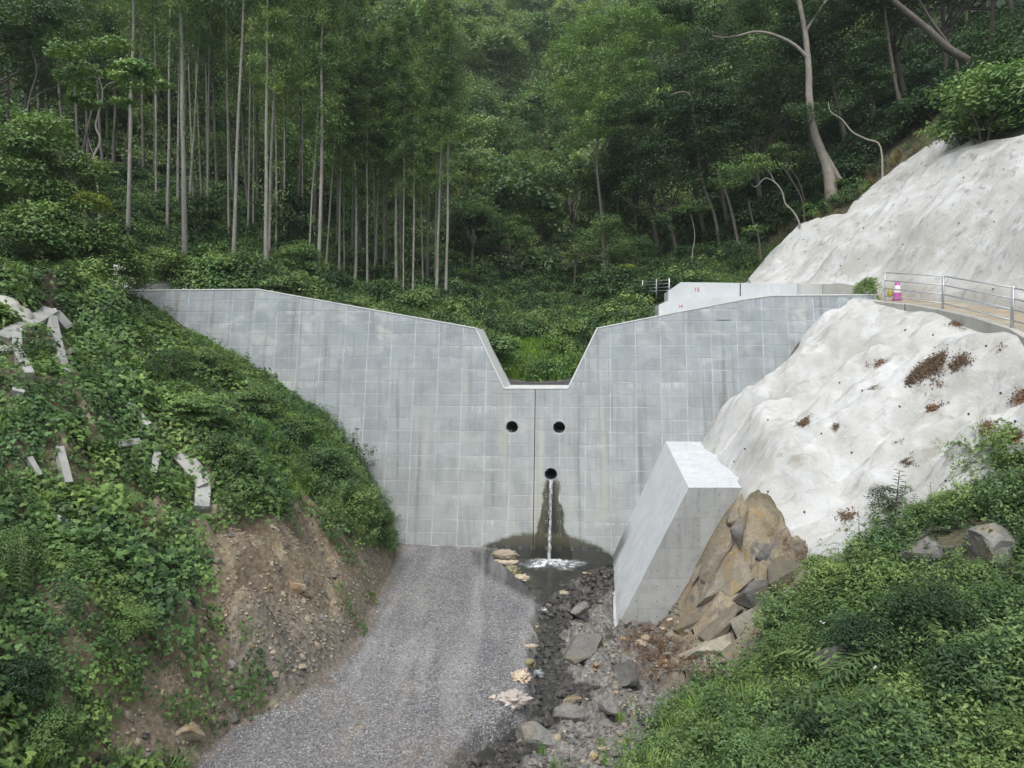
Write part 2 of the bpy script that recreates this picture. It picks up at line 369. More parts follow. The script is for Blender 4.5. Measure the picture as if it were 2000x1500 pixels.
def concrete_dam(name, joint=False):
    m, t, b, out = new_mat(name); g = G(t); P = g.pos(); X, Y, Z = g.xyz(P)
    uz = g.n('ShaderNodeCombineXYZ', {0: X, 1: 0.0, 2: Z}).outputs[0]
    big = g.noise(uz, .28, 3); cloud = g.noise(uz, 1.6, 5, .6); fine = g.noise(uz, 18, 4)
    cool = g.mix(g.mr(cloud, .3, .7), (.25, .288, .315), (.335, .372, .398))
    warm = g.mix(g.mr(cloud, .3, .7), (.29, .315, .315), (.375, .395, .385))
    low = g.m('ADD', g.mr(Z, 1.5, -6.5), g.m('MULTIPLY', g.m('SUBTRACT', big, .5), .9), clamp=True)
    c = g.mix(low, cool, warm)
    if not joint:
        c = g.mix(1.0, c, g.ramp(g.rnd(), [(0, .94), (.5, 1.0), (1, 1.06)]), 'MULTIPLY')
        bl = g.noise(g.map(uz, (1, 1, 1.4), (3, 0, 7)), 1.15, 3, .5, .6)
        c = g.mix(g.m('MULTIPLY', g.mr(bl, .53, .66), g.mr(Z, -1.5, 1.5, .15, .75)), c, (.46, .48, .47))
    s1 = g.noise(g.map(uz, (7, 1, .28)), 1.0, 4, .65)
    c = g.mix(g.m('MULTIPLY', g.mr(s1, .54, .7), .6), c, (.47, .47, .43))
    s2 = g.noise(g.map(uz, (3.3, 1, .16), (11, 0, 5)), 1.0, 4, .6)
    c = g.mix(g.m('MULTIPLY', g.mr(s2, .54, .68), .62), c, (.15, .15, .13))
    s4 = g.noise(g.map(uz, (.9, 1, .5), (5, 0, 15)), 1.0, 4, .6); c = g.mix(g.mr(s4, .42, .66, 0, .35), c, (.17, .18, .185))
    s3 = g.noise(g.map(uz, (1.9, 1, .1), (41, 0, 2)), 1.0, 3, .5)
    c = g.mix(g.m('MULTIPLY', g.m('MULTIPLY', g.mr(s3, .56, .66), g.mr(Z, 1, -3)), .5), c, (.47, .46, .39))
    # white lime bleeding below a few joints
    cz = g.m('FRACT', g.m('DIVIDE', g.m('SUBTRACT', LIMEZ, Z), .49)); r0 = g.noise(g.map(uz, (14, 1, 1.2), (0, 0, 3)), 1.0, 3, .6)
    sel = g.noise(g.map(uz, (.35, 1, 1.3), (9, 0, 1)), 1.0, 2)
    lime = g.m('MULTIPLY', g.m('MULTIPLY', g.mr(cz, .75, 0.0), g.mr(r0, .48, .66)), g.mr(sel, .58, .64))
    c = g.mix(g.m('MULTIPLY', lime, .75), c, (.62, .64, .62))
    c = g.mix(g.mr(fine, .35, .65, .0, .14), c, (.12, .12, .11))
    if joint:
        c = g.mix(g.mr(g.noise(uz, 1.1, 3), .44, .56), g.mix(.9, c, (.52, .555, .57)), g.mix(.6, c, (.44, .475, .49)))
    # water stain under the outlet and the tide mark around the pool
    ox, oz = OUTLET
    dx = g.m('ABSOLUTE', g.m('SUBTRACT', X, g.m('ADD', ox, g.m('MULTIPLY', g.m('SUBTRACT', oz, Z), .0))))
    e1 = g.m('MULTIPLY', g.m('SUBTRACT', g.noise(g.map(uz, (1.6, 1, 1)), 1.9, 5), .5), .5)
    hw = g.m('ADD', .26, g.m('MULTIPLY', g.m('POWER', g.m('MAXIMUM', g.m('SUBTRACT', g.m('SUBTRACT', oz, .1), Z), 0.0), 1.3), .135))
    inside = g.m('SUBTRACT', g.m('ADD', hw, e1), dx)
    under = g.mr(Z, oz - .02, oz - .3)
    wet = g.m('MULTIPLY', g.mr(inside, -.02, .08), under)
    core = g.m('MULTIPLY', g.mr(g.m('SUBTRACT', g.m('MULTIPLY', hw, .5), dx), -.05, .12), under)
    e2 = g.m('MULTIPLY', g.m('SUBTRACT', g.noise(uz, 3.5, 4), .5), .35)
    arc = g.m('SUBTRACT', g.m('ADD', -6.83, e2), g.m('MULTIPLY', g.m('POWER', g.m('ABSOLUTE', g.m('SUBTRACT', X, 1.2)), 2.2), .085))
    pool = g.m('MULTIPLY', g.mr(g.m('SUBTRACT', arc, Z), -.03, .12), g.mr(X, -3.0, -1.9))
    wetc = g.mix(g.mr(g.noise(g.map(uz, (5, 1, .4)), 1.0, 4), .4, .65), (.022, .022, .014), (.085, .08, .045))
    c = g.mix(g.m('MULTIPLY', wet, .93), c, wetc); c = g.mix(g.m('MULTIPLY', core, .88), c, (.022, .024, .018))
    c = g.mix(g.m('MULTIPLY', pool, .9), c, g.mix(g.mr(Z, -6.9, -7.5), (.08, .075, .045), (.018, .019, .014)))
    # rusty mark on the right wing
    t.links.new(c, b.inputs['Base Color'])
    wr = g.m('MAXIMUM', wet, pool)
    t.links.new(g.mr(wr, 0, 1, .82, .6), b.inputs['Roughness']); b.inputs['Specular IOR Level'].default_value = .25
    t.links.new(g.bump(g.m('ADD', g.m('MULTIPLY', fine, .4), cloud), .25, .012), b.inputs['Normal']); return m
def concrete_plain(name, a, b_, rough=.85, specks=True, streak=.25):
    m, t, b, out = new_mat(name); g = G(t); P = g.pos()
    cloud = g.noise(P, 1.3, 5, .6); fine = g.noise(P, 25, 3); s = g.noise(g.map(P, (5, 5, .35)), 1.0, 4, .6)
    c = g.mix(g.mr(cloud, .3, .7), a, b_); c = g.mix(g.m('MULTIPLY', g.mr(s, .52, .7), streak), c, tuple(v * .5 for v in a))
    c = g.mix(g.mr(fine, .5, .75, 0, .2 if specks else 0), c, tuple(v * .55 for v in a))
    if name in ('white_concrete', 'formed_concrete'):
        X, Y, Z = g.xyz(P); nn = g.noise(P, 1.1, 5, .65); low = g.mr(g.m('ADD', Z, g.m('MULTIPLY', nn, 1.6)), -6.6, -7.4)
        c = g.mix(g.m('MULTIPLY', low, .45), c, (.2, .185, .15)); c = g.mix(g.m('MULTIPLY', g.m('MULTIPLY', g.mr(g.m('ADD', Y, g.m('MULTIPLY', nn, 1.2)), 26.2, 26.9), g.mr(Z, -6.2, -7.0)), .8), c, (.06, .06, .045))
        c = g.mix(g.mr(g.noise(P, 4.5, 5, .7), .52, .68, 0, .35), c, tuple(v * .62 for v in a))
        if name == 'formed_concrete': c = g.mix(1.0, c, g.ramp(g.rnd(), [(0, .86), (1, 1.12)]), 'MULTIPLY')
    t.links.new(c, b.inputs['Base Color']); b.inputs['Roughness'].default_value = rough
    t.links.new(g.bump(g.m('ADD', g.m('MULTIPLY', fine, .5), cloud), .2, .01), b.inputs['Normal']); return m
LIMEZ = dam_px(505, 564)[1] + 49.0; _o = dam_px(1076, 926); OUTLET = (dw(_o[0], vface(_o[1]), _o[1])[0], _o[1])
M_DAM = concrete_dam('dam_concrete'); M_JOINT = concrete_dam('dam_joint_mortar', True)
M_CREST = concrete_plain('crest_concrete', (.48, .5, .49), (.58, .6, .59))
M_WING = concrete_plain('wing_concrete', (.45, .48, .49), (.54, .565, .575), streak=.12)
M_WINGD = concrete_plain('wing_concrete_weathered', (.36, .37, .36), (.44, .45, .43))
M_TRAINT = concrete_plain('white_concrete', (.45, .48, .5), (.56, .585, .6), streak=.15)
M_TRAINF = concrete_plain('formed_concrete', (.3, .315, .31), (.38, .39, .385), streak=.45)
M_KERB = concrete_plain('kerb_concrete', (.36, .36, .33), (.45, .45, .41))
M_FRAME = concrete_plain('frame_concrete', (.27, .275, .26), (.38, .385, .365))
def flat_mat(name, c, rough=.6, metal=0.0):
    m, t, b, out = new_mat(name); g = G(t); n = g.noise(g.pos(), 9, 3)
    t.links.new(g.mix(g.mr(n, .3, .7), tuple(v * .8 for v in c), c), b.inputs['Base Color']); b.inputs['Roughness'].default_value = rough; b.inputs['Metallic'].default_value = metal; return m
M_GALV = flat_mat('galvanised_steel', (.55, .6, .63), .45, .6)
M_BLACK = flat_mat('dark_rubber', (.02, .02, .02), .8)
M_RED = flat_mat('red_paint', (.55, .04, .08)); M_DINK = flat_mat('engraved_dark', (.045, .055, .06))
M_PINK = flat_mat('pink_plastic', (.45, .1, .34), .4); M_WHITE = flat_mat('white_band', (.8, .76, .78), .4); M_YELLOW = flat_mat('yellow_plastic', (.42, .36, .05), .5)
M_PLATE = flat_mat('plate_grey', (.28, .31, .33), .6)

# ground materials -------------------------------------------
def ground_mat(name):
    """bare soil, rock and wet bed; the mix comes from what each spot is made of, plus painted forest shade (point attributes)"""
    m, t, b, out = new_mat(name); g = G(t); P = g.pos()
    n1 = g.noise(P, 1.1, 5, .6); n2 = g.noise(P, 6, 5, .65); n3 = g.noise(P, 28, 3); v = g.voro(P, 7)
    pebble = g.n('ShaderNodeTexVoronoi', {'Vector': P, 'Scale': 14.0}).outputs['Color']
    soil = g.mix(g.mr(n2, .3, .7), (.125, .098, .06), (.28, .235, .162)); soil = g.mix(g.mr(n1, .45, .7), soil, (.17, .135, .1))
    soil = g.mix(.35, soil, g.n('ShaderNodeRGBToBW', {0: pebble}).outputs[0], 'SOFT_LIGHT')
    gr = g.mix(g.mr(n2, .3, .7), (.085, .082, .076), (.225, .215, .195)); gr = g.mix(.7, gr, g.n('ShaderNodeRGBToBW', {0: pebble}).outputs[0], 'SOFT_LIGHT')
    rk = g.mix(g.mr(n1, .35, .65), (.21, .165, .1), (.33, .29, .21)); rk = g.mix(g.mr(g.noise(P, 1.9, 5, .6, .8), .5, .62), rk, (.13, .125, .12))
    rk = g.mix(g.mr(g.noise(g.map(P, (1, 1, 1), (7, 3, 2)), 1.4, 4), .58, .7, 0, .7), rk, (.3, .2, .07))
    rk = g.mix(g.mr(n3, .4, .7, 0, .35), rk, (.1, .085, .06))
    wp = g.n('ShaderNodeVectorMath', {0: P, 1: g.n('ShaderNodeVectorMath', {0: g.n('ShaderNodeTexNoise', {'Vector': P, 'Scale': 1.6}).outputs['Color'], 1: (.9, .9, .9)}, operation='MULTIPLY').outputs[0]}, operation='ADD').outputs[0]
    ck = g.voro(g.map(wp, (1, .6, 1)), 1.7, 'DISTANCE_TO_EDGE'); rk = g.mix(g.m('MULTIPLY', g.mr(ck, .02, .0, 0, .8), g.mr(n1, .45, .6)), rk, (.035, .028, .02)); ck2 = g.voro(g.map(wp, (1, .5, 1.3), (4, 4, 4)), 4.2, 'DISTANCE_TO_EDGE'); rk = g.mix(g.mr(ck2, .03, .0, 0, .3), rk, (.06, .05, .035))
    c = g.mix(g.attr('grey'), soil, gr); c = g.mix(g.attr('rock'), c, rk)
    c = g.mix(g.m('MULTIPLY', g.attr('wet'), .82), c, g.mix(g.mr(n2, .4, .65), (.018, .017, .016), (.07, .065, .058)))
    c = g.mix(g.m('MULTIPLY', g.attr('litter'), g.mr(n2, .35, .6)), c, (.085, .055, .036))
    c = g.mix(g.attr('shaded_duff'), c, g.mix(g.mr(n2, .3, .7), (.016, .014, .01), (.05, .038, .024)))  # forest floor duff, blackened to paint in the shade under the trees
    c = g.mix(g.attr('green'), c, g.mix(g.mr(n2, .3, .7), (.015, .025, .012), (.035, .055, .022)))
    t.links.new(c, b.inputs['Base Color'])
    t.links.new(g.mr(g.attr('wet'), 0, 1, .92, .3), b.inputs['Roughness'])
    hh = g.m('ADD', g.m('ADD', n2, g.m('MULTIPLY', n3, .35)), g.m('MULTIPLY', v, -.3))
    t.links.new(g.bump(hh, .8, .06), b.inputs['Normal']); return m
M_GROUND = ground_mat('bank_ground')
def gravel_mat():
    m, t, b, out = new_mat('crushed_gravel'); g = G(t); P = g.pos()
    v = g.n('ShaderNodeTexVoronoi', {'Vector': P, 'Scale': 26.0}); v2 = g.n('ShaderNodeTexVoronoi', {'Vector': P, 'Scale': 55.0})
    hue = g.n('ShaderNodeSeparateColor', {0: v.outputs['Color']}).outputs[0]
    c = g.ramp(hue, [(0, (.1, .1, .105)), (.5, (.21, .21, .22)), (.85, (.3, .3, .3)), (1, (.46, .45, .44))])
    n = g.noise(P, .55, 3); c = g.mix(g.mr(n, .35, .65), g.mix(1.0, c, (.86, .87, .9), 'MULTIPLY'), g.mix(1.0, c, (1.12, 1.1, 1.06), 'MULTIPLY'))
    c = g.mix(g.mr(v.outputs['Distance'], .45, .75, 0, .7), c, (.045, .045, .045))
    c = g.mix(g.m('MULTIPLY', g.mr(g.noise(g.map(P, (.9, .25, 1)), 1.3, 3), .55, .7), .35), c, (.27, .24, .19))
    c = g.mix(g.m('MULTIPLY', g.attr('wet'), .78), c, (.022, .022, .024))
    c = g.mix(g.m('MULTIPLY', g.attr('soil'), g.mr(g.noise(P, 4, 4), .35, .6)), c, (.16, .12, .08))
    rut = g.noise(g.map(P, (1.5, .12, 1), (3, 0, 0)), 1.2, 3, .5, .3); c = g.mix(g.mr(rut, .5, .68, 0, .45), c, (.36, .355, .35)); c = g.mix(g.mr(rut, .45, .3, 0, .3), c, (.1, .098, .095))
    t.links.new(c, b.inputs['Base Color']); b.inputs['Roughness'].default_value = .85
    hh = g.m('ADD', g.m('MULTIPLY', v.outputs['Distance'], -1.0), g.m('MULTIPLY', v2.outputs['Distance'], -.4))
    t.links.new(g.bump(hh, 1.0, .025), b.inputs['Normal']); return m
M_GRAVEL = gravel_mat()
def stone_mat(name, a, b_, c_=None, wet=False):
    m, t, b, out = new_mat(name); g = G(t); P = g.pos()
    n1 = g.noise(P, 3.2, 6, .7); n2 = g.noise(P, 16, 5, .7)
    c = g.mix(g.mr(n1, .3, .7), a, b_); c = g.mix(g.mr(g.noise(g.map(P, (2, 2, 9)), 2.0, 5, .7), .5, .7, 0, .5), c, tuple(v * .5 for v in a))
    if c_: c = g.mix(g.mr(g.noise(g.map(P, (1, 1, 1), (5, 1, 9)), 2.2, 3), .52, .65), c, c_)
    c = g.mix(1.0, c, g.ramp(g.rnd(), [(0, .6), (.5, 1.0), (1, 1.35)]), 'MULTIPLY'); c = g.mix(g.mr(n2, .45, .7, 0, .4), c, tuple(v * .4 for v in a))
    t.links.new(c, b.inputs['Base Color']); b.inputs['Roughness'].default_value = .4 if wet else .85
    t.links.new(g.bump(g.m('ADD', n2, n1), .9, .035), b.inputs['Normal']); return m
M_ST_GREY = stone_mat('grey_stone', (.115, .115, .11), (.225, .22, .2), (.19, .165, .125))
M_ST_TAN = stone_mat('tan_stone', (.27, .22, .15), (.42, .37, .28), (.3, .2, .1))
M_ST_WET = stone_mat('wet_stone', (.035, .033, .03), (.085, .08, .07), wet=True)
M_ST_GRAVEL = stone_mat('gravel_chip', (.16, .16, .17), (.3, .3, .3))
def shot_mat():
    m, t, b, out = new_mat('sprayed_mortar'); g = G(t); P = g.pos(); X, Y, Z = g.xyz(P)
    n0 = g.noise(P, .35, 4, .6); n1 = g.noise(P, 1.4, 5, .62, .5); n2 = g.noise(g.map(P, (1.1, 3.2, 1.3)), 1.2, 5, .65, .4); n3 = g.noise(P, 22, 4)
    c = g.mix(g.mr(n0, .35, .65), (.37, .37, .35), (.5, .51, .505))
    c = g.mix(g.mr(n1, .5, .72, 0, .7), c, (.56, .585, .61)); c = g.mix(g.mr(n2, .54, .7, 0, .75), c, (.27, .26, .225))
    c = g.mix(g.m('MULTIPLY', g.mr(g.noise(g.map(P, (1, 1, 1), (31, 2, 8)), 2.6, 6, .7), .56, .68), g.mr(Z, -1, 5, .12, .75)), c, (.2, .2, .19))
    c = g.mix(g.mr(n3, .55, .8, 0, .3), c, (.3, .29, .26))
    c = g.mix(g.m('MULTIPLY', g.attr('dirt'), g.mr(n1, .3, .6)), c, (.19, .15, .11))
    t.links.new(c, b.inputs['Base Color']); b.inputs['Roughness'].default_value = .9
    t.links.new(g.bump(g.m('ADD', g.m('MULTIPLY', n3, .25), g.m('ADD', n1, g.m('ADD', g.m('MULTIPLY', n2, .7), g.m('MULTIPLY', g.noise(P, 9, 4, .7), .5)))), .7, .07), b.inputs['Normal']); return m
M_SHOT = shot_mat()
def water_mat():
    m, t, b, out = new_mat('stream_water'); g = G(t); P = g.pos()
    b.inputs['Base Color'].default_value = (.05, .054, .048, 1); b.inputs['Roughness'].default_value = .09; b.inputs['IOR'].default_value = 1.33
    b.inputs['Alpha'].default_value = .62
    t.links.new(g.bump(g.noise(P, 5.5, 4, .6, .5), .35, .03), b.inputs['Normal']); return m
M_WATER = water_mat()
def foam_mat(name, sc, lo, hi):
    m, t, b, out = new_mat(name); g = G(t); P = g.pos()
    n = g.noise(g.map(P, sc), 5.0, 5, .7, .4)
    a = g.m('MULTIPLY', g.mr(n, lo, hi), g.attr('cover'))
    b.inputs['Base Color'].default_value = (.75, .79, .82, 1); b.inputs['Roughness'].default_value = .35
    t.links.new(a, b.inputs['Alpha']); return m
M_FOAM = foam_mat('white_foam', (1, 1, 1), .40, .6); M_FALL = foam_mat('falling_water', (4, 4, .7), .46, .66)

# ------------------------------------------------------------------ ground meshes
def grid_mesh(name, xs, ys, zf, mat, keep=None, attrs=None, smooth=True):
    X, Y = np.meshgrid(xs, ys); Z = zf(X, Y); nx, ny = len(xs), len(ys)
    V = np.stack([X, Y, Z], -1).reshape(-1, 3)
    i = np.arange(ny - 1)[:, None] * nx + np.arange(nx - 1)[None]
    Q = np.stack([i, i + 1, i + 1 + nx, i + nx], -1).reshape(-1, 4)
    if keep is not None:
        c = V[Q].mean(1); k = keep(c); Q = Q[k]
        used = np.unique(Q); rm = -np.ones(len(V), int); rm[used] = np.arange(len(used)); Q = rm[Q]; V = V[used]
    A = {n: f(V) for n, f in (attrs or {}).items()}
    return np_mesh(name, V, Q, mat, smooth=smooth, attrs=A)
def structure(name, me): return tag(link(name, me), kind='structure')
def xy_poly(px_list, y0=6, y1=60): return [tuple(hit(a, b, y0, y1)[:2]) for a, b in px_list]

LOWER = [(13.9, 29.9)] + [(11.9, 29.3)] + xy_poly([(1565, 680), (1500, 760), (1440, 822), (1400, 862)]) + [(7.1, 29.0), (6.75, 27.5)] + xy_poly([(1394, 905), (1436, 955), (1462, 985), (1500, 1012), (1540, 1045), (1560, 1078), (1640, 1092), (1720, 1085), (1765, 1022), (1830, 1003), (1900, 965), (2000, 925)]) + [(12.3, 13.0), (13.6, 12.6), (13.9, 20.0), (14.45, 24.0), (14.5, 27.5), (14.6, 30.2)]
UPPER = [(12.2, 34.0), (12.0, 38)] + xy_poly([(1458, 552), (1500, 503), (1560, 440), (1600, 433), (1655, 418), (1700, 368), (1760, 320), (1800, 292), (1860, 264), (1905, 290), (1960, 285), (2000, 272)], 25, 60) + [(27, 27), (30, 12), (16.3, 8), (16.35, 18), (16.4, 27), (16.2, 31.5), (14.8, 32.2)]
OUTCROP = [(1285, 1240), (1365, 1092), (1440, 950), (1500, 985), (1600, 1075), (1720, 1085), (1640, 1130), (1560, 1180), (1500, 1260), (1420, 1310), (1300, 1320)]
def px_in(poly, V, soft=0.0):
    a, b = project(V)
    return sstep(-soft, soft, sdist(a, b, poly)) if soft else in_poly(a, b, poly).astype(float)
def relief(x, y, side):
    """folds of mortar sprayed over a hacked slope: soft pillows between sharper gullies that run down the slope"""
    s = y + .28 * x + .5 * fbm(x * .35, y * .35, seed=21, oct=2); a = x
    n1 = np.sqrt(vnoise(s * .42, a * .11, seed=31) ** 2 + .004); n2 = np.sqrt(vnoise(s * .95, a * .28, seed=37) ** 2 + .006)
    n3 = vnoise(s * 1.9, a * .8, seed=41); n4 = vnoise(x * 3.7, y * 3.7, seed=43)
    n5 = fbm(x * 1.1 + 3, y * 1.1, seed=47, oct=3); return 1.45 * n1 + .6 * n2 + .16 * n3 + .06 * n4 + .17 * n5 + .02 * vnoise(x * 9, y * 9, seed=48) - .6
def z_lower(x, y):
    d = sdist(x, y, LOWER)
    k = sstep(0, .7, sdist(x, y, LOWER))
    r = relief(x, y, 0) * (.25 + .75 * sstep(0, 1.2, d)) * (1 - .7 * sstep(13.2, 14.2, x - (y - 20) * .05))
    z = Rr(x, y) + .10 + r
    return z - sstep(.05, -.9, d) * 1.6
def z_upper(x, y):
    d = sdist(x, y, UPPER)
    r = relief(x * .6 + 3, y * 1.05 + x * .5, 1) * 1.35 * (.2 + .8 * sstep(0, 1.5, d)) * sstep(0, 1.3, x - 16.2 + .9 * sstep(29, 33, y) * 2)
    return H(x, y) + .15 + np.maximum(r, -.4) - sstep(.05, -1.0, d) * 1.8
def z_right(x, y):
    V = np.stack([x, y, Rr(x, y)], -1)
    o = px_in(OUTCROP, V, 30)
    z = V[..., 2]
    bed = sstep(-6.9, -7.6, z); wk = sstep(.0, .45, x - 4.4 - (z + 8) * .55)
    rock = facet(x * .55 + .8 * y, (y * .55 - .8 * x) * .75, 1.25, 7, 1.25, .6) * .8 * wk + facet(x + .9 * y, (y - x) * .6, .6, 8, 1.1, .6) * .55 * wk + facet(x, y, .22, 18, .7, .5) * .5 * wk
    bedr = facet(x, y * .8, .8, 12, .55, .7) * .6 * sstep(.7, 2.2, x + .2) + facet(x, y, .3, 14, .7, .9) * .6 + facet(x, y, .13, 15, .6, .8) * .5
    bedr = bedr * (1 - .85 * px_in([(990, 1080), (1205, 1080), (1200, 1108), (1145, 1122), (1112, 1150), (1070, 1166), (1030, 1150)], V, 8))
    z = z + rock * np.maximum(o, 0) + bedr * bed * (1 - o) + fbm(x * 1.2, y * 1.2, seed=15, oct=3) * .13 * (1 - bed)
    low = sstep(-.1, .5, sdist(x, y, LOWER))
    return z - low * (.75 + .5 * o)
def in_dam(x, y):     # ground hidden by the dam body
    return (y + AX * x > 30.6)
WETBED = [(1040, 1120), (1200, 1090), (1200, 1150), (1165, 1180), (1120, 1195), (1098, 1240), (1105, 1300), (1125, 1330), (1170, 1340), (1150, 1365), (1105, 1375), (1095, 1410), (1050, 1440), (1010, 1510), (960, 1620), (860, 1620), (880, 1490), (960, 1405), (1030, 1340), (1050, 1230), (1055, 1170)]
g1 = dict(rock=lambda V: np.maximum(px_in(OUTCROP, V, 18), .0), grey=lambda V: sstep(-6.7, -7.4, V[:, 2]),
          wet=lambda V: px_in(WETBED, V, 14) * (V[:, 2] < -7.2),
          litter=lambda V: np.clip(px_in([(1200, 1200), (1300, 1215), (1380, 1320), (1480, 1340), (1400, 1400), (1260, 1320)], V, 25) * .9 + px_in([(1490, 1020), (1600, 1080), (1700, 1090), (1650, 1140), (1560, 1110)], V, 10), 0, 1),
          shaded_duff=lambda V: V[:, 0] * 0, green=lambda V: sstep(-7.3, -6.9, V[:, 2]) * (1 - px_in(OUTCROP, V, 18)) * .55)
me = grid_mesh('stream_bed', np.arange(-7.5, 5.0, .075), np.arange(5, 28.6, .075), z_right, M_GROUND, keep=lambda c: (c[:, 2] < -7.25) & (c[:, 0] < 4.9), attrs=g1)
structure('stream_bed', me)
me = grid_mesh('rock_slope', np.arange(-1.0, 16.5, .08), np.arange(5, 29.5, .08), z_right, M_GROUND, keep=lambda c: ((c[:, 2] >= -7.25) | (c[:, 0] >= 4.9)) & (c[:, 0] < np.interp(c[:, 1], [6, 12, 15, 20, 24, 27.4, 30], [13.4, 13.1, 13.4, 13.9, 14.4, 14.2, 14.0])) & (c[:, 1] + AX * c[:, 0] < 29.6), attrs=g1)
structure('rock_slope', me)
def z_leftbank(x, y): return np.where(x < -17.0, H(x, y), H_left(x, y))
SCREE = [(430, 1190), (520, 1150), (620, 1200), (700, 1230), (650, 1290), (560, 1370), (470, 1330)]
g2 = dict(rock=lambda V: V[:, 0] * 0 + .0, grey=lambda V: px_in(SCREE, V, 40) * .5 + .25 * sstep(.8, .1, edgeL(V[:, 1]) - V[:, 0]),
          wet=lambda V: V[:, 0] * 0, litter=lambda V: V[:, 0] * 0, shaded_duff=lambda V: .8 * sstep(-.2, 1.0, V[:, 2]), green=lambda V: V[:, 0] * 0)
me = grid_mesh('left_bank', np.arange(-24.03, -3.4, .09), np.arange(4, 30.8, .09), z_leftbank, M_GROUND,
               keep=lambda c: (edgeL(c[:, 1]) - c[:, 0] > -.5) & ((c[:, 1] + AX * c[:, 0] < 29.5) | (c[:, 0] < -17.0)), attrs=g2)
structure('left_bank', me)
# ground behind the dam
g3 = dict(rock=lambda V: V[:, 0] * 0, grey=lambda V: px_in([(1030, 720), (1110, 725), (1112, 752), (1000, 752)], V, 8) * (V[:, 1] < 36), wet=lambda V: V[:, 0] * 0, litter=lambda V: V[:, 0] * 0,
          shaded_duff=lambda V: (1 - .97 * px_in([(1020, 715), (1115, 720), (1120, 765), (990, 765)], V, 8)) * (1 - .6 * px_in([(1440, 560), (1560, 440), (1640, 400), (1840, 150), (1900, 280), (1700, 400)], V, 40)),
          green=lambda V: (.5 + .5 * sstep(60, 75, V[:, 1])) * (1 - px_in([(1000, 690), (1115, 700), (1120, 765), (990, 765)], V, 8)))
def z_backland(x, y): return H_back(x, y) - .5 * sstep(0, .6, sdist(x, y, UPPER)) - .5 * (sdist(x, y, UPPER) > -0.2) * sstep(33.5, 32.0, y) * 0
me = grid_mesh('valley_ground', np.arange(-60, 46, .4), np.arange(30.0, 62.01, .25), z_backland, M_GROUND, keep=lambda c: ((c[:, 1] + AX * c[:, 0] > 31.8) | (c[:, 0] < -17.0)) & ~((c[:, 0] > 12.0) & (c[:, 1] < 33.0) & (c[:, 0] < 16.5)), attrs=g3)
structure('valley_ground', me)
me = grid_mesh('hillside', np.arange(-170, 170, 2.0), np.arange(62, 232, 2.0), H_back, M_GROUND, keep=lambda c: np.abs(c[:, 0]) < c[:, 1] * .85 + 20, attrs=g3)
structure('hillside', me)
me = grid_mesh('outer_ground', np.arange(-60, -23.5, .5), np.arange(-4, 30.6, .5), H, M_GROUND, attrs=g3)
structure('outer_ground', me)
me = grid_mesh('outer_ground', np.arange(26.5, 61, 2.5), np.arange(-12, 33.1, 3.0), lambda x, y: np.minimum(Rb(x, y), 14) - 1.5, M_GROUND, attrs=g3)
structure('outer_ground', me)
# gravel track
def z_track(x, y):
    d = sdist(x, y, TRACKPOLY) + .12 * vnoise(x * 1.7, y * 1.7, seed=51) + .05 * vnoise(x * 6, y * 6, seed=53)
    left = sstep(.6, 0, x - edgeL(y))
    z = TRACK + .035 * vnoise(x * 1.1, y * .5, seed=52) + .02 * vnoise(x * 4, y * 4, seed=54) + .1 * left
    return z - sstep(0.04, -.35, d) * (.75)
def wet_track(V):
    a, b = project(V); return sstep(-10, 6, sdist(a, b, [(925, 1078), (1000, 1060), (1080, 1150), (1056, 1178), (1040, 1172), (1000, 1150), (948, 1122), (926, 1098)]))
me = grid_mesh('gravel_track', np.arange(-9.5, 1.3, .05), np.arange(6, 28.3, .05), z_track, M_GRAVEL,
               keep=lambda c: sdist(c[:, 0], c[:, 1], TRACKPOLY) > -.5, attrs=dict(wet=wet_track, soil=lambda V: sstep(.5, .0, V[:, 0] - edgeL(V[:, 1]) + .2 * vnoise(V[:, 0] * 3, V[:, 1] * 3, seed=66)) + .8 * sstep(14.3, 13, V[:, 1]) * sstep(-3, -1, V[:, 0])))
structure('gravel_track', me)
# sprayed slopes
LITTER_LOW = [[(1766, 748), (1800, 716), (1845, 688), (1840, 712), (1806, 732), (1774, 750)], [(1855, 715), (1888, 692), (1880, 712), (1860, 722)], [(1685, 718), (1738, 700), (1715, 714)], [(1860, 630), (1920, 640), (1870, 636)],
              [(1700, 758), (1725, 756), (1710, 762)], [(1822, 745), (1850, 752), (1828, 752)], [(1810, 797), (1832, 793), (1818, 806)], [(1915, 835), (1935, 820), (1930, 848), (1915, 848)], [(1985, 775), (2000, 765), (2000, 785), (1988, 788)], [(1940, 848), (1985, 842), (1990, 860), (1950, 862)],
              [(1755, 908), (1785, 896), (1770, 905)], [(1620, 835), (1640, 828), (1630, 840)], [(1560, 828), (1582, 815), (1568, 833)], [(1640, 1008), (1668, 1004), (1650, 1012)], [(1955, 920), (1980, 912), (1985, 928), (1962, 932)]]
def dirt_low(V):
    a, b = project(V); r = np.zeros(len(V))
    for p in LITTER_LOW: r = np.maximum(r, sstep(-5, 2, sdist(a, b, p)) * .7)
    return np.maximum(r, sstep(14, 2, b - 0 * a) * 0 + px_in([(1450, 975), (1500, 1005), (1560, 1060), (1520, 1060), (1470, 1010)], V, 8))
me = grid_mesh('lower_mortar_slope', np.arange(5.6, 15.2, .065), np.arange(12, 30.4, .065), z_lower, M_SHOT, keep=lambda c: (sdist(c[:, 0], c[:, 1], LOWER) > -.8), attrs=dict(dirt=dirt_low))
LOW = structure('lower_mortar_slope', me)
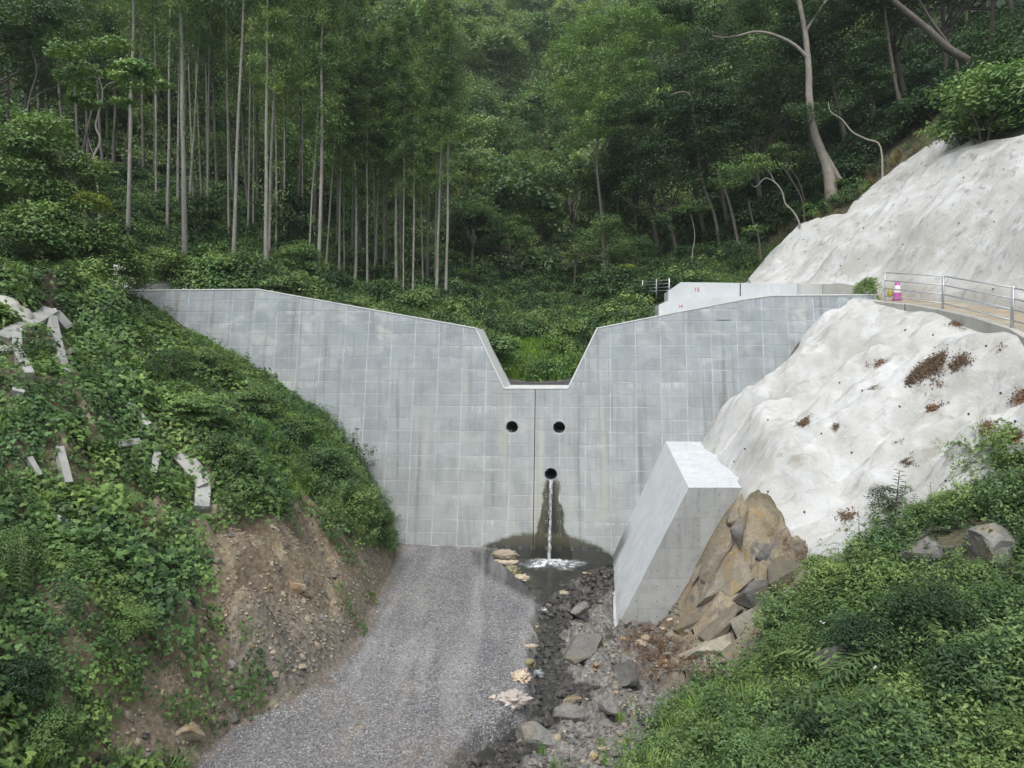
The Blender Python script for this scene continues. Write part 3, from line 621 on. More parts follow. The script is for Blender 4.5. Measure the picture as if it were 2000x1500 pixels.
me = grid_mesh('upper_mortar_slope', np.arange(11.5, 30.5, .09), np.arange(10, 46, .09), z_upper, M_SHOT, keep=lambda c: (sdist(c[:, 0], c[:, 1], UPPER) > -.9) & ((c[:, 0] > 15.2) | (c[:, 1] > 33.2)), attrs=dict(dirt=lambda V: sstep(.5, .0, V[:, 0] - 16.3) * (V[:, 1] < 32) * .4))
UPP = structure('upper_mortar_slope', me)
# access road behind the kerb
kerb = [(13.0, 12.0), (13.35, 15.0)] + [tuple(at(a, b, Y)[:2]) for a, b, Y in ((2000, 665, 19), (1972, 652, 20), (1905, 625, 22), (1838, 608, 24), (1780, 596, 25.7), (1725, 590, 27.4), (1690, 585, 28.6), (1663, 583, 29.6))]
kz = [-1.35, -.45] + [at(a, b, Y)[2] for a, b, Y in ((2000, 657, 19), (1972, 640, 20), (1905, 619, 22), (1838, 604, 24), (1780, 594, 25.7), (1725, 589, 27.4), (1690, 584, 28.6), (1663, 582, 29.6))]
KY = np.array([p[1] for p in kerb]); KX = np.array([p[0] for p in kerb]); KZ = np.array(kz)
def road_z(x, y): return np.interp(y, KY, KZ) - .04 + .10 * sstep(15.3, 16.6, x) + .02 * vnoise(x * 3, y * 3, seed=61) + np.interp(y, [29, 33], [0, .45])
M_ROAD = concrete_plain('dirty_road', (.22, .18, .125), (.35, .31, .24), streak=0)
me = grid_mesh('access_road', np.arange(0, 1.001, .05), np.arange(10, 33.5, .25), lambda t, y: 0 * t, M_ROAD)
co = np.empty(len(me.vertices) * 3, np.float32); me.vertices.foreach_get('co', co); co = co.reshape(-1, 3)
xl = np.interp(co[:, 1], KY, KX) + .05; xr = 17.4; co[:, 0] = xl + co[:, 0] * (xr - xl); co[:, 2] = road_z(co[:, 0], co[:, 1])
me.vertices.foreach_set('co', co.ravel()); me.update(); structure('access_road', me)
V = []; Fc = []
for i, (x, y) in enumerate(kerb):
    z = kz[i]; V += [(x, y, z - .62), (x - .04, y - .01, z - .03), (x, y, z), (x + .2, y + .02, z), (x + .2, y + .02, z - .3)]
for i in range(len(kerb) - 1):
    for k in range(4): a = i * 5 + k; Fc.append((a, a + 1, a + 6, a + 5))
n_ = len(V) - 5; Fc += [(0, 4, 3, 2, 1), (n_, n_ + 1, n_ + 2, n_ + 3, n_ + 4)]
KERB = structure('road_kerb', py_mesh('road_kerb', V, Fc, M_KERB))
jx, jy = np.interp(26.0, KY, KX), 26.0; jz = np.interp(26.0, KY, KZ)
link('expansion_joint', box_mesh('expansion_joint', (jx - .02, jy, jz - .22), (.06, .03, .42), M_DINK), KERB)

# ------------------------------------------------------------------ check dam
def fix_normals(me):
    bm = bmesh.new(); bm.from_mesh(me); bmesh.ops.recalc_face_normals(bm, faces=bm.faces); bm.to_mesh(me); bm.free(); return me
def clip_rect(poly, x0, x1, y0, y1):
    def cut(P, f, ins):
        o = []
        for i in range(len(P)):
            a, b = P[i - 1], P[i]; ia, ib = ins(a), ins(b)
            if ia != ib: o.append(f(a, b))
            if ib: o.append(b)
        return o
    P = poly
    for ax, v, sg in ((0, x0, 1), (0, x1, -1), (1, y0, 1), (1, y1, -1)):
        if not P: return P
        def f(a, b): t = (v - a[ax]) / (b[ax] - a[ax]); return (a[0] + (b[0] - a[0]) * t, a[1] + (b[1] - a[1]) * t)
        P = cut(P, f, lambda p: (p[ax] - v) * sg >= 0)
    o = []
    for p in P:
        if not o or abs(p[0] - o[-1][0]) + abs(p[1] - o[-1][1]) > .004: o.append(p)
    if len(o) > 2 and abs(o[0][0] - o[-1][0]) + abs(o[0][1] - o[-1][1]) < .004: o.pop()
    return o
def area(P): return abs(sum(P[i - 1][0] * P[i][1] - P[i][0] * P[i - 1][1] for i in range(len(P)))) / 2
topl = [dam_px(a, b) for a, b in ((200, 564), (505, 564), (930, 640), (985, 757.5), (1109, 757.5), (1166, 640), (1300, 613), (1450, 584), (1508, 576), (1700, 576))]
UL, UR = -18.5, 14.4
topl[0] = (UL, topl[1][1]); topl[-1] = (UR, topl[-2][1])
outline = topl + [(UR, -2.5), (8.5, -6.0), (7.5, -9.3), (-6.2, -9.3), (-13, -2), (UL, -.5)]
DAM = empty('check_dam', dw(0, 1, -9.0), 'large grey concrete check dam of rectangular panels with a notched crest, closing the valley', 'dam')
DINV = Matrix.Translation(-Vector(DAM.location))
def child(name, me, parent=None):
    parent = parent or DAM
    o = link(name, me, parent); o.matrix_parent_inverse = Matrix.Translation(-Vector(DAM.location)); return o
body_me = prism('dam_body', outline, lambda p: dw(p[0], vface(p[1]), p[1]), lambda p: dw(p[0], 2.65, p[1]), M_JOINT)
body_me.materials.append(M_CREST); fix_normals(body_me)
for p in body_me.polygons:
    c = p.center; n = p.normal
    if n.z > .35: p.material_index = 1
holes = [(1000, 834, .262), (1092, 835, .262), (1076, 926, .262)]; HU = [(*dam_px(a, b), r) for a, b, r in holes]
def cyl_mesh(u, z, r, v0, v1, n=40, mat=None):
    return prism('cutter', [(u + r * math.cos(2 * math.pi * k / n), z + r * math.sin(2 * math.pi * k / n)) for k in range(n)], lambda p: dw(p[0], v0, p[1]), lambda p: dw(p[0], v1, p[1]), mat)
def boolean_cut(me, cutters):
    a = bpy.data.objects.new('a', me); COL.objects.link(a); tmp = []
    for c in cutters:
        b = bpy.data.objects.new('b', c); COL.objects.link(b); tmp.append(b)
        md = a.modifiers.new('x', 'BOOLEAN'); md.operation = 'DIFFERENCE'; md.object = b; md.solver = 'EXACT'
    bpy.context.view_layer.update(); dg = bpy.context.evaluated_depsgraph_get()
    r = bpy.data.meshes.new_from_object(a.evaluated_get(dg)); r.name = me.name
    for o in tmp + [a]: bpy.data.objects.remove(o)
    return r
cuts = [fix_normals(cyl_mesh(u, z, r, -3, 1.9 if k < 2 else 2.2)) for k, (u, z, r) in enumerate(HU)]
body = child('dam_body', boolean_cut(body_me, cuts))
# facing panels, half a metre high and one metre wide
PW, PH, JG = 1.0, .49, .03
z_top = topl[0][1]; panels = []
u_ref = dam_px(1045, 800)[0]
for r in range(24):
    z1 = z_top - r * PH; z0 = z1 - PH
    for c in range(-19, 16):
        u0 = u_ref + c * PW; P = clip_rect(outline, u0 + JG / 2, u0 + PW - JG / 2, z0 + JG / 2, z1 - JG / 2)
        if len(P) < 3 or area(P) < .012: continue
        cu = sum(p[0] for p in P) / len(P); cz = sum(p[1] for p in P) / len(P)
        w = Vector(dw(cu, vface(cz), cz)); wl = dw(u0, vface(cz), cz); wr = dw(u0 + PW, vface(cz), cz)
        # what the photograph shows of it: not buried in the banks
        hid = all(H_front(np.array(q[0]), np.array(q[1] - .25)) > z1 + .1 for q in (w, wl, wr)) or z1 < -8.0
        if hid: continue
        panels.append((area(P), P, cu, cz))
order = sorted(range(len(panels)), key=lambda i: -panels[i][0]); single = set(order[:300])
print('panels', len(panels))
rest_V, rest_F = [], []; share = {}
def panel_geo(P, t):
    n = len(P); V = [dw(p[0], vface(p[1]) - t, p[1]) for p in P] + [dw(p[0], vface(p[1]) + .01, p[1]) for p in P]
    Fc = [tuple(range(n)), tuple(range(2 * n - 1, n - 1, -1))] + [(i, i + n, (i + 1) % n + n, (i + 1) % n) for i in range(n)]
    return V, Fc
rgp = random.Random(4)
for i, (A, P, cu, cz) in enumerate(panels):
    t = .010 + rgp.random() * .004; V, Fc = panel_geo(P, t)
    cut = [c for c, (u, z, r) in enumerate(HU) if abs(u - cu) < PW / 2 + r and abs(z - cz) < PH / 2 + r]
    if i in single or cut:
        full = len(P) == 4 and A > (PW - JG) * (PH - JG) - .002
        if full and not cut:
            base = Vector(dw(cu, vface(cz), cz))
            if 'p' not in share: share['p'] = fix_normals(py_mesh('concrete_panel', [Vector(v) - base for v in V], Fc, M_DAM))
            o = link('concrete_panel', share['p'], DAM); o.location = base - Vector(DAM.location)
        else:
            me = fix_normals(py_mesh('concrete_panel', V, Fc, M_DAM))
            if cut: me = boolean_cut(me, [fix_normals(cyl_mesh(HU[c][0], HU[c][1], HU[c][2] + .012, -4, 1)) for c in cut])
            child('concrete_panel', me)
    else:
        o_ = len(rest_V); rest_V += V; rest_F += [tuple(k + o_ for k in f) for f in Fc]
if rest_V: tag(child('panel_offcuts', fix_normals(py_mesh('panel_offcuts', rest_V, rest_F, M_DAM))), kind='stuff')
# tie-hole plugs: small pale dots along the joints
V = []; Fc = []
for A, P, cu, cz in panels:
    if cz > 2.0 or A < .4: continue
    for du in (-PW / 2 + .05, -.03, .03, PW / 2 - .05):
        for dz in (-PH / 2 + .04, PH / 2 - .04):
            u, z = cu + du, cz + dz; o_ = len(V)
            for k in range(6): V.append(dw(u + .014 * math.cos(k * math.pi / 3), vface(z) - .0155, z + .014 * math.sin(k * math.pi / 3)))
            Fc.append(tuple(range(o_, o_ + 6)))
tag(child('tie_plugs', py_mesh('tie_plugs', V, Fc, M_WHITE and M_WING)), kind='stuff')
# coping: a pale chamfer along the crest
def strip(name, a, b, w, t, mat, v_off=0.0):
    (u0, z0), (u1, z1) = a, b; L = math.hypot(u1 - u0, z1 - z0); nx, nz = (z1 - z0) / L * w, -(u1 - u0) / L * w
    P = [(u0, z0), (u1, z1), (u1 + nx, z1 + nz), (u0 + nx, z0 + nz)]
    return fix_normals(prism(name, P, lambda p: dw(p[0], vface(p[1]) - t, p[1] + .003), lambda p: dw(p[0], vface(p[1]) + .1, p[1] + .003), mat))
for a, b in zip(topl[:-1], topl[1:]): child('crest_coping', strip('crest_coping', a, b, .045, .032, M_CREST))
for px in (1045,):
    u0 = u_ref; child('expansion_joint', fix_normals(prism('expansion_joint', [(u0 - .012, -8.2), (u0 + .012, -8.2), (u0 + .012, -1.35), (u0 - .012, -1.35)], lambda p: dw(p[0], vface(p[1]) - .024, p[1]), lambda p: dw(p[0], vface(p[1]) + .02, p[1]), M_BLACK)))
def ring(name, u, z, ri, ro, v0, v1, mat, n=40):
    V = []; Fc = []
    for (r, v) in ((ri, v0), (ro, v0), (ro, v1), (ri, v1)):
        for k in range(n): th = 2 * math.pi * k / n; V.append(dw(u + r * math.cos(th), v, z + r * math.sin(th)))
    for s in range(4):
        for k in range(n): Fc.append((s * n + k, s * n + (k + 1) % n, ((s + 1) % 4) * n + (k + 1) % n, ((s + 1) % 4) * n + k))
    me = fix_normals(py_mesh(name, V, Fc, mat)); return me
for k, (u, z, r) in enumerate(HU):
    child('drain_pipe', ring('drain_pipe', u, z, r - .022, r + .012 + .02 * (k < 2), vface(z) - .035, 1.85, M_WINGD if k < 2 else M_PLATE))
u, z, r = HU[2]
me = fix_normals(prism('outlet_surround', [(u - .36, z - .42), (u + .34, z - .42), (u + .34, z + .34), (u - .36, z + .34)], lambda p: dw(p[0], vface(p[1]) - .03, p[1]), lambda p: dw(p[0], vface(p[1]) + .01, p[1]), concrete_dam('outlet_concrete')))
child('outlet_surround', boolean_cut(me, [fix_normals(cyl_mesh(u, z, r + .01, -4, 1))]))
# dark name plate with four rows of engraved characters on the right wing
pu, pz = dam_px(1414, 615.5)
NP = child('name_plate', fix_normals(prism('name_plate', [(pu - .27, pz - .19), (pu + .27, pz - .19), (pu + .27, pz + .19), (pu - .27, pz + .19)], lambda p: dw(p[0], vface(p[1]) - .04, p[1]), lambda p: dw(p[0], vface(p[1]) + .01, p[1]), M_PLATE)))
V = []; Fc = []; rg = random.Random(7)
for row, (n, w) in enumerate(((9, .36), (11, .42), (11, .42), (3, .30))):
    for k in range(n):
        cu = pu - w / 2 + w * (k + .5) / n; cz = pz + .115 - row * .075; h = .021
        for (a, b, c, d) in [(-h, h * (rg.random() * 1.6 - .8), h, .0035), (-h * .8, -h * .5 * rg.random(), h * .8, .0035), (rg.uniform(-h, h) * .5, 0, None, h), (rg.uniform(-h, h), 0, None, h * .6)]:
            o_ = len(V); x0, x1 = (cu + a, cu + c) if c is not None else (cu + a - .0035, cu + a + .0035); z0, z1 = cz + b - d, cz + b + d
            V += [dw(x, vface(z_) - .044, z_) for x, z_ in ((x0, z0), (x1, z0), (x1, z1), (x0, z1))]; Fc.append((o_, o_ + 1, o_ + 2, o_ + 3))
tag(child('engraved_lettering', py_mesh('engraved_lettering', V, Fc, M_DINK), NP), kind='stuff')

# ------------------------------------------------------------------ white wall tiers behind the right wing
WG = empty('abutment_wall', dw(9, 3, 1), 'pale new concrete abutment wall in two steps with red painted numbers behind the right wing', 'wall')
def wchild(name, me, p=None): o = link(name, me, p or WG); o.matrix_parent_inverse = Matrix.Translation(-Vector(WG.location)); return o
def wall_tier(name, pts, v0, v1, mat):
    P = [dam_px(a, b, v0) for a, b in pts]; return wchild(name, fix_normals(prism(name, P, lambda p: dw(p[0], v0, p[1]), lambda p: dw(p[0], v1, p[1]), mat)))
wall_tier('lower_tier', [(1287, 640), (1287, 595), (1305, 587), (1500, 575), (1634, 575), (1634, 640)], 2.7, 4.4, M_WING)
wall_tier('upper_tier', [(1305, 620), (1305, 568), (1330, 551), (1557.5, 554), (1557.5, 620)], 3.7, 5.2, M_WING)
wall_tier('weathered_block', [(1558.3, 620), (1558.3, 554), (1606, 554.5), (1606, 620)], 3.702, 5.2, M_WINGD)
wall_tier('end_block', [(1606.8, 620), (1606.8, 555), (1640, 553), (1685, 560), (1685, 620)], 3.69, 5.2, M_FRAME)
j0 = dam_px(1446, 553, 3.7); child_ = wchild('expansion_joint', fix_normals(prism('expansion_joint', [(j0[0] - .025, j0[1] - 1), (j0[0] + .025, j0[1] - 1), (j0[0] + .025, j0[1] - .01), (j0[0] - .025, j0[1] - .01)], lambda p: dw(p[0], 3.692, p[1]), lambda p: dw(p[0], 3.71, p[1]), M_DINK)))
def text_obj(s, size, px, py, v, mat, parent):
    cu = bpy.data.curves.new('number', 'FONT'); cu.body = s; cu.size = size; cu.align_x = 'CENTER'; cu.align_y = 'CENTER'; cu.extrude = .003; cu.offset = .002
    o = bpy.data.objects.new('t', cu); COL.objects.link(o); bpy.context.view_layer.update(); dg = bpy.context.evaluated_depsgraph_get()
    me = bpy.data.meshes.new_from_object(o.evaluated_get(dg)); bpy.data.objects.remove(o); me.name = 'painted_number'
    me.materials.clear(); me.materials.append(mat); u, z = dam_px(px, py, v)
    M = Matrix.Translation(Vector(dw(u, v - .006, z))) @ Matrix.Rotation(-math.atan(AX), 4, 'Z') @ Matrix.Rotation(rad(90), 4, 'X')
    me.transform(M); return wchild('painted_number', me, parent)
text_obj('15', .24, 1361, 566, 3.7, M_RED, None); text_obj('14', .2, 1329, 598.5, 2.7, M_RED, None)

# ------------------------------------------------------------------ training wall
def on_face(px, py): u, z = dam_px(px, py); return np.array(dw(u, vface(z) - .01, z))
TFL = at(1345, 952, 20.8); BFL = at(1204, 1226, 20.8); TBL = on_face(1300, 862); BBL = on_face(1197, 1085)
TFR = TFL + np.array([2.6, .0, 0]); TBR = TBL + np.array([2.6, -.1, 0]); BFR = np.array([TFR[0], TFL[1], BFL[2]]); BBR = np.array([TBR[0], TBR[1], BBL[2]])
BFL = BFL + np.array([0, 0, 0.0]); drop = np.array([0, 0, -.35])
TW = empty('training_wall', tuple(BFL), 'tall battered white concrete side wall with a formed grey end face, right of the pool', 'wall')
def tchild(name, me): o = link(name, me, TW); o.matrix_parent_inverse = Matrix.Translation(-Vector(TW.location)); return o
V = [BFL, BFR, TFR, TFL, BBL, BBR, TBR, TBL]; Fc = [(0, 1, 2, 3), (7, 6, 5, 4), (3, 2, 6, 7), (0, 3, 7, 4), (1, 5, 6, 2), (0, 4, 5, 1)]
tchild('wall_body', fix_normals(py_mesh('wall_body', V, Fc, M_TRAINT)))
tchild('formwork_joint', fix_normals(prism('formwork_joint', [(BFL[0] + .05, BFL[2] + .06), (BFR[0], BFL[2] + .06), (TFR[0], TFL[2] - .03), (TFL[0] + .03, TFL[2] - .03)], lambda p: (p[0], BFL[1] - .003, p[1]), lambda p: (p[0], BFL[1] + .02, p[1]), M_FRAME)))
# formwork panels of the end face
fpoly = [(BFL[0] + .03, BFL[2] + .04), (BFR[0], BFL[2] + .04), (TFR[0], TFL[2] - .012), (TFL[0] + .004, TFL[2] - .012)]
zt = TFL[2]
for r in range(5):
    z1 = zt - r * .9; z0 = z1 - .9; off = 0 if r % 2 else .9
    for c in range(-3, 5):
        u0 = TFL[0] + .35 + c * 1.8 + off; P = clip_rect(fpoly, u0 + .011, u0 + 1.789, z0 + .011, z1 - .011)
        if len(P) < 3 or area(P) < .02: continue
        tchild('formwork_panel', fix_normals(prism('formwork_panel', P, lambda p: (p[0], BFL[1] - .008, p[1]), lambda p: (p[0], BFL[1] + .02, p[1]), M_TRAINF)))
V = []; Fc = []
for r in range(10):
    for c in range(7):
        x = TFL[0] - 1.6 + c * .6 + .1; z = zt - .22 - r * .45; t_ = (z - BFL[2]) / (TFL[2] - BFL[2]); xl = BFL[0] + (TFL[0] - BFL[0]) * t_
        if x < xl + .12 or z < BFL[2] + .15: continue
        o_ = len(V); V += [(x + .018 * math.cos(k * math.pi / 3), BFL[1] - .0095, z + .018 * math.sin(k * math.pi / 3)) for k in range(6)]; Fc.append(tuple(range(o_, o_ + 6)))
tag(tchild('tie_holes', py_mesh('tie_holes', V, Fc, M_DINK)), kind='stuff')
F0 = BFL; tchild('footing', fix_normals(py_mesh('footing', [F0 + np.array(v) for v in [(-.07, -.16, -.35), (1.4, -.16, -.35), (1.4, .1, -.35), (-.07, .1, -.35), (-.07, -.24, .1), (1.5, -.24, .1), (1.5, .1, .1), (-.07, .1, .1)]], [(0, 1, 2, 3), (4, 5, 6, 7), (0, 1, 5, 4), (1, 2, 6, 5), (2, 3, 7, 6), (3, 0, 4, 7)], M_TRAINT)))
e = BBL - BFL; e2 = BFL + e * .45
tchild('side_footing', fix_normals(py_mesh('side_footing', [BFL + np.array((-.07, .1, -.4)), BFL + np.array((.05, .1, -.4)), e2 + np.array((.05, 0, -.4)), e2 + np.array((-.05, 0, -.4)), BFL + np.array((-.07, .1, .03)), BFL + np.array((.05, .1, .03)), e2 + np.array((.05, 0, .03)), e2 + np.array((-.05, 0, .03))], [(0, 1, 2, 3), (4, 5, 6, 7), (0, 1, 5, 4), (1, 2, 6, 5), (2, 3, 7, 6), (3, 0, 4, 7)], M_TRAINT)))

# ------------------------------------------------------------------ water
pool_px = [(1000, 1100), (1040, 1094), (1120, 1093), (1198, 1096), (1200, 1120), (1150, 1140), (1110, 1150), (1080, 1158), (1045, 1155), (1010, 1130)]
PP = [at_z(a, b, WATER) for a, b in pool_px]
V = [(-1.5, 27.55, WATER), (3.75, 27.0, WATER), (3.0, 25.2, WATER), (1.5, 23.6, WATER), (-.6, 24.3, WATER), (-1.5, 25.3, WATER)]
tag(link('pool_water', py_mesh('pool_water', V, [(0, 1, 2, 3, 4, 5)][::-1], M_WATER)), kind='structure')
sl = [(1065, 1150), (1060, 1190), (1062, 1240), (1055, 1290), (1050, 1340), (1035, 1400), (1010, 1450), (985, 1520), (960, 1600)]; wdt = [.5, .45, .42, .38, .45, .6, .75, .8, .8]
sz = [WATER + .003, -7.83, -7.84, -7.84, -7.86, -7.88, -7.88, -7.89, -7.89]
V = []
for (a, b), w, z in zip(sl, wdt, sz): p = at_z(a, b, z); V += [(p[0] - w, p[1], z), (p[0] + w, p[1], z)]
tag(link('stream_water', py_mesh('stream_water', V, [(2 * i, 2 * i + 1, 2 * i + 3, 2 * i + 2) for i in range(len(sl) - 1)], M_WATER)), kind='structure')
# falling jet
ou, oz = HU[2][0], HU[2][1] - .21
xs0, ys0, zs0 = dw(ou, vface(oz) - .03, oz); zb = WATER + .02; V = []; Q = []; cov = []; nk = 9; nz = 34; rg = random.Random(3)
px_b = at_z(1073, 1098, zb); xb_, yb_ = px_b[0], px_b[1]
for layer in range(3):
    o_ = len(V)
    for i in range(nz + 1):
        t = i / nz; z = oz + (zb - oz) * t; fwd = .42 * math.sqrt(t); w = (.12 - .065 * t ** .5 + .05 * t * t) * (1 - .25 * layer)
        fy = dw(ou, vface(z), z)[1] - .05 - fwd * (.55 + .2 * layer)
        for k in range(nk):
            s = k / (nk - 1) * 2 - 1; x = xs0 + (xb_ - xs0) * t + s * w + .02 * math.sin(9 * t + layer * 2 + k)
            V.append((x, fy - .05 * (1 - s * s) + .02 * rg.random(), z)); cov.append((1 - abs(s) ** 2) * (1.0 if t < .15 else .62 + .38 * t))
    for i in range(nz):
        for k in range(nk - 1): a = o_ + i * nk + k; Q.append((a, a + 1, a + nk + 1, a + nk))
tag(link('waterfall', np_mesh('waterfall', V, Q, M_FALL, smooth=True, attrs=dict(cover=cov))), 'thin white jet of water falling from the lowest outlet pipe into the pool', 'waterfall')
def foam(name, cx, cy, rx, ry, z, h, seed, n=44):
    xs = np.linspace(-1.25, 1.25, n); X, Y = np.meshgrid(xs, xs); R = np.sqrt(X ** 2 + Y ** 2)
    Z = z + h * np.exp(-R ** 2 * 2.5) * (1 + .6 * fbm(X * 4, Y * 4, seed=seed)) + .02 * vnoise(X * 7, Y * 7, seed=seed + 1)
    V = np.stack([cx + X * rx, cy + Y * ry, Z], -1).reshape(-1, 3); i = np.arange(n - 1)[:, None] * n + np.arange(n - 1)[None]
    Q = np.stack([i, i + 1, i + 1 + n, i + n], -1).reshape(-1, 4)
    tag(link(name, np_mesh(name, V, Q, M_FOAM, smooth=True, attrs=dict(cover=np.clip(1.3 - R.ravel() * 1.25 + .35 * fbm(X.ravel() * 2.2, Y.ravel() * 2.2, seed=seed + 5), 0, 1)))), kind='stuff')
foam('foam', xb_ + .05, min(yb_, 26.75) - .25, 1.25, .75, WATER + .015, .15, 70)
p = at_z(1048, 1314, -7.77); foam('rapids_foam', p[0], p[1], .2, .22, -7.78, .05, 72, 20)
p = at_z(1062, 1190, -7.77); foam('rapids_foam', p[0], p[1], .12, .3, -7.79, .02, 73, 16)

# ------------------------------------------------------------------ foliage builders
def rand_dirs(r, n):
    v = r.normal(size=(n, 3)); return v / np.linalg.norm(v, axis=1, keepdims=True)
def leaves(P, N, L, Wd, r, tint, droop=0.0):
    """rhombic leaves at P facing N: one quad each"""
    n = len(P); T = rand_dirs(r, n); T[:, 2] -= droop
    T = T - (T * N).sum(1, keepdims=True) * N; T /= np.linalg.norm(T, axis=1, keepdims=True) + 1e-9; B = np.cross(N, T)
    L = np.broadcast_to(L, (n,))[:, None] * (.7 + .6 * r.random((n, 1))); Wd = np.broadcast_to(Wd, (n,))[:, None] * (.7 + .6 * r.random((n, 1)))
    V = np.stack([P - T * L * .5, P + B * Wd * .5 - N * L * .06, P + T * L * .5 - N * L * .12, P - B * Wd * .5 - N * L * .06], 1).reshape(-1, 3)
    return V, np.arange(n * 4).reshape(n, 4), tint
def cloud(r, C, R, n, L, Wd, flat=.55, up=.8, droop=.2, tint_sp=.28, shell=.55):
    """leaf clumps: C centres, R radii, n leaves in each"""
    out = []
    for c, rr in zip(C, R):
        k = max(4, int(n * rr * rr)) if n < 0 else n
        d = rand_dirs(r, k); d[:, 2] = np.where(d[:, 2] < -.35, -d[:, 2], d[:, 2])
        rd = (shell + (1 - shell) * r.random((k, 1)) ** .6) * (1 + .18 * r.normal(size=(k, 1)))
        P = c + d * rd * rr * np.array([1, 1, flat])
        N = d * .7 + np.array([0, 0, up]) + r.normal(size=(k, 3)) * .45; N /= np.linalg.norm(N, axis=1, keepdims=True)
        base = .5 + .22 * r.normal(); out.append(leaves(P, N, L, Wd, r, np.clip(base + tint_sp * (r.random(k) - .5), 0, 1), droop))
    return join_arrays(out)
def crown_centres(r, rx, rz, k, low=-.3, jitter=.25):
    d = rand_dirs(r, k * 3); d = d[d[:, 2] > low][:k]
    return d * np.array([rx, rx, rz]) * (.62 + jitter * 1.5 * r.random((len(d), 1)))
def broad_tree(seed, h, rx, rz, k, clump, nleaf, L, W_, leafm, barkm, trunk_r=.18, name='tree'):
    """returns (trunk mesh, crown mesh) with the base at the origin"""
    r = np.random.default_rng(seed); cz = h - rz
    C = crown_centres(r, rx, rz, k) + np.array([0, 0, cz])
    crown = np_mesh('crown', *(lambda a: (a[0], a[1], leafm, a[2]))(cloud(r, C, clump * (.7 + .6 * r.random(len(C))), nleaf, L, W_)))
    bend = r.normal(size=2) * .05 * h
    tr = [([(0, 0, -.8), (bend[0] * .5, bend[1] * .5, h * .25), (bend[0], bend[1], cz)], [trunk_r * 1.25, trunk_r, trunk_r * .6])]
    for c in C[r.permutation(len(C))[:7]]:
        s = np.array([bend[0] * .9, bend[1] * .9, cz * (.55 + .4 * r.random())]); m_ = (s + c) / 2 + r.normal(size=3) * .25 - np.array([0, 0, .3])
        tr.append(([tuple(s), tuple(m_), tuple(c)], [trunk_r * .5, trunk_r * .33, trunk_r * .12]))
    return tubes_mesh('trunk', tr, barkm, n=6), crown
def cedar(seed, h, crown_from, leafm):
    r = np.random.default_rng(seed); out = []
    z = h * crown_from; zs = []
    while z < h - .2:
        t = (z - h * crown_from) / (h * (1 - crown_from)); R = (1.75 * (1 - t) ** .75 + .25) * (.45 + .55 * min(1, t * 3.2 + .15))
        for k in range(3 if t < .15 else 4):
            a = r.random() * 6.28; rr = R * (.55 + .6 * r.random()); m = 92 if t > .12 else 60
            s = np.linspace(.25, 1, m) + r.normal(size=m) * .05
            P = np.stack([np.cos(a) * rr * s, np.sin(a) * rr * s, z + .35 * s * rr * .3 - .38 * s * s * rr + r.normal(size=m) * .12], 1) + r.normal(size=(m, 3)) * np.array([.15, .15, .1])
            N = rand_dirs(r, m) * .8 + np.array([0, 0, .6]); N /= np.linalg.norm(N, axis=1, keepdims=True)
            out.append(leaves(P, N, .19, .05, r, np.clip(.45 + .25 * r.normal() + .25 * (r.random(m) - .5), 0, 1), .7))
        z += .30 + .1 * r.random()
    # sparse sprays lower on the stem
    for q in range(6):
        z = h * (crown_from - .33 * r.random() ** 1.5 - .02); a = r.random() * 6.28; m = 50; rr = .5 + .4 * r.random()
        P = np.array([np.cos(a) * rr * .6, np.sin(a) * rr * .6, z]) + r.normal(size=(m, 3)) * np.array([.3, .3, .28])
        N = rand_dirs(r, m); out.append(leaves(P, N, .17, .05, r, np.clip(.6 + .3 * (r.random(m) - .5), 0, 1), .5))
    V, Q, T = join_arrays(out); return np_mesh('crown', V, Q, leafm, T)
def cedar_trunk(seed, h, r0):
    r = np.random.default_rng(seed); p = [(0, 0, -.8), (0, 0, 0)]; rs = [r0 * 1.35, r0 * 1.2]; x = y = 0
    for k in range(1, 9): x += r.normal() * .045; y += r.normal() * .045; p.append((x, y, h * k / 8)); rs.append(r0 * (1 - .09 * k))
    tr = [(p, rs)]
    for k in range(5):
        z = h * (.3 + .5 * r.random()); a = r.random() * 6.28; i = min(int(z / h * 8) + 1, 8); L = .3 + .5 * r.random()
        tr.append(([(p[i][0], p[i][1], z), (p[i][0] + math.cos(a) * L, p[i][1] + math.sin(a) * L, z + .1 * r.normal())], [.018, .006]))
    return tubes_mesh('trunk', tr, B_CEDAR, n=8)
SRC = bpy.data.collections.new('plant_sources')
def src(name, me):
    o = bpy.data.objects.new(name, me); return o
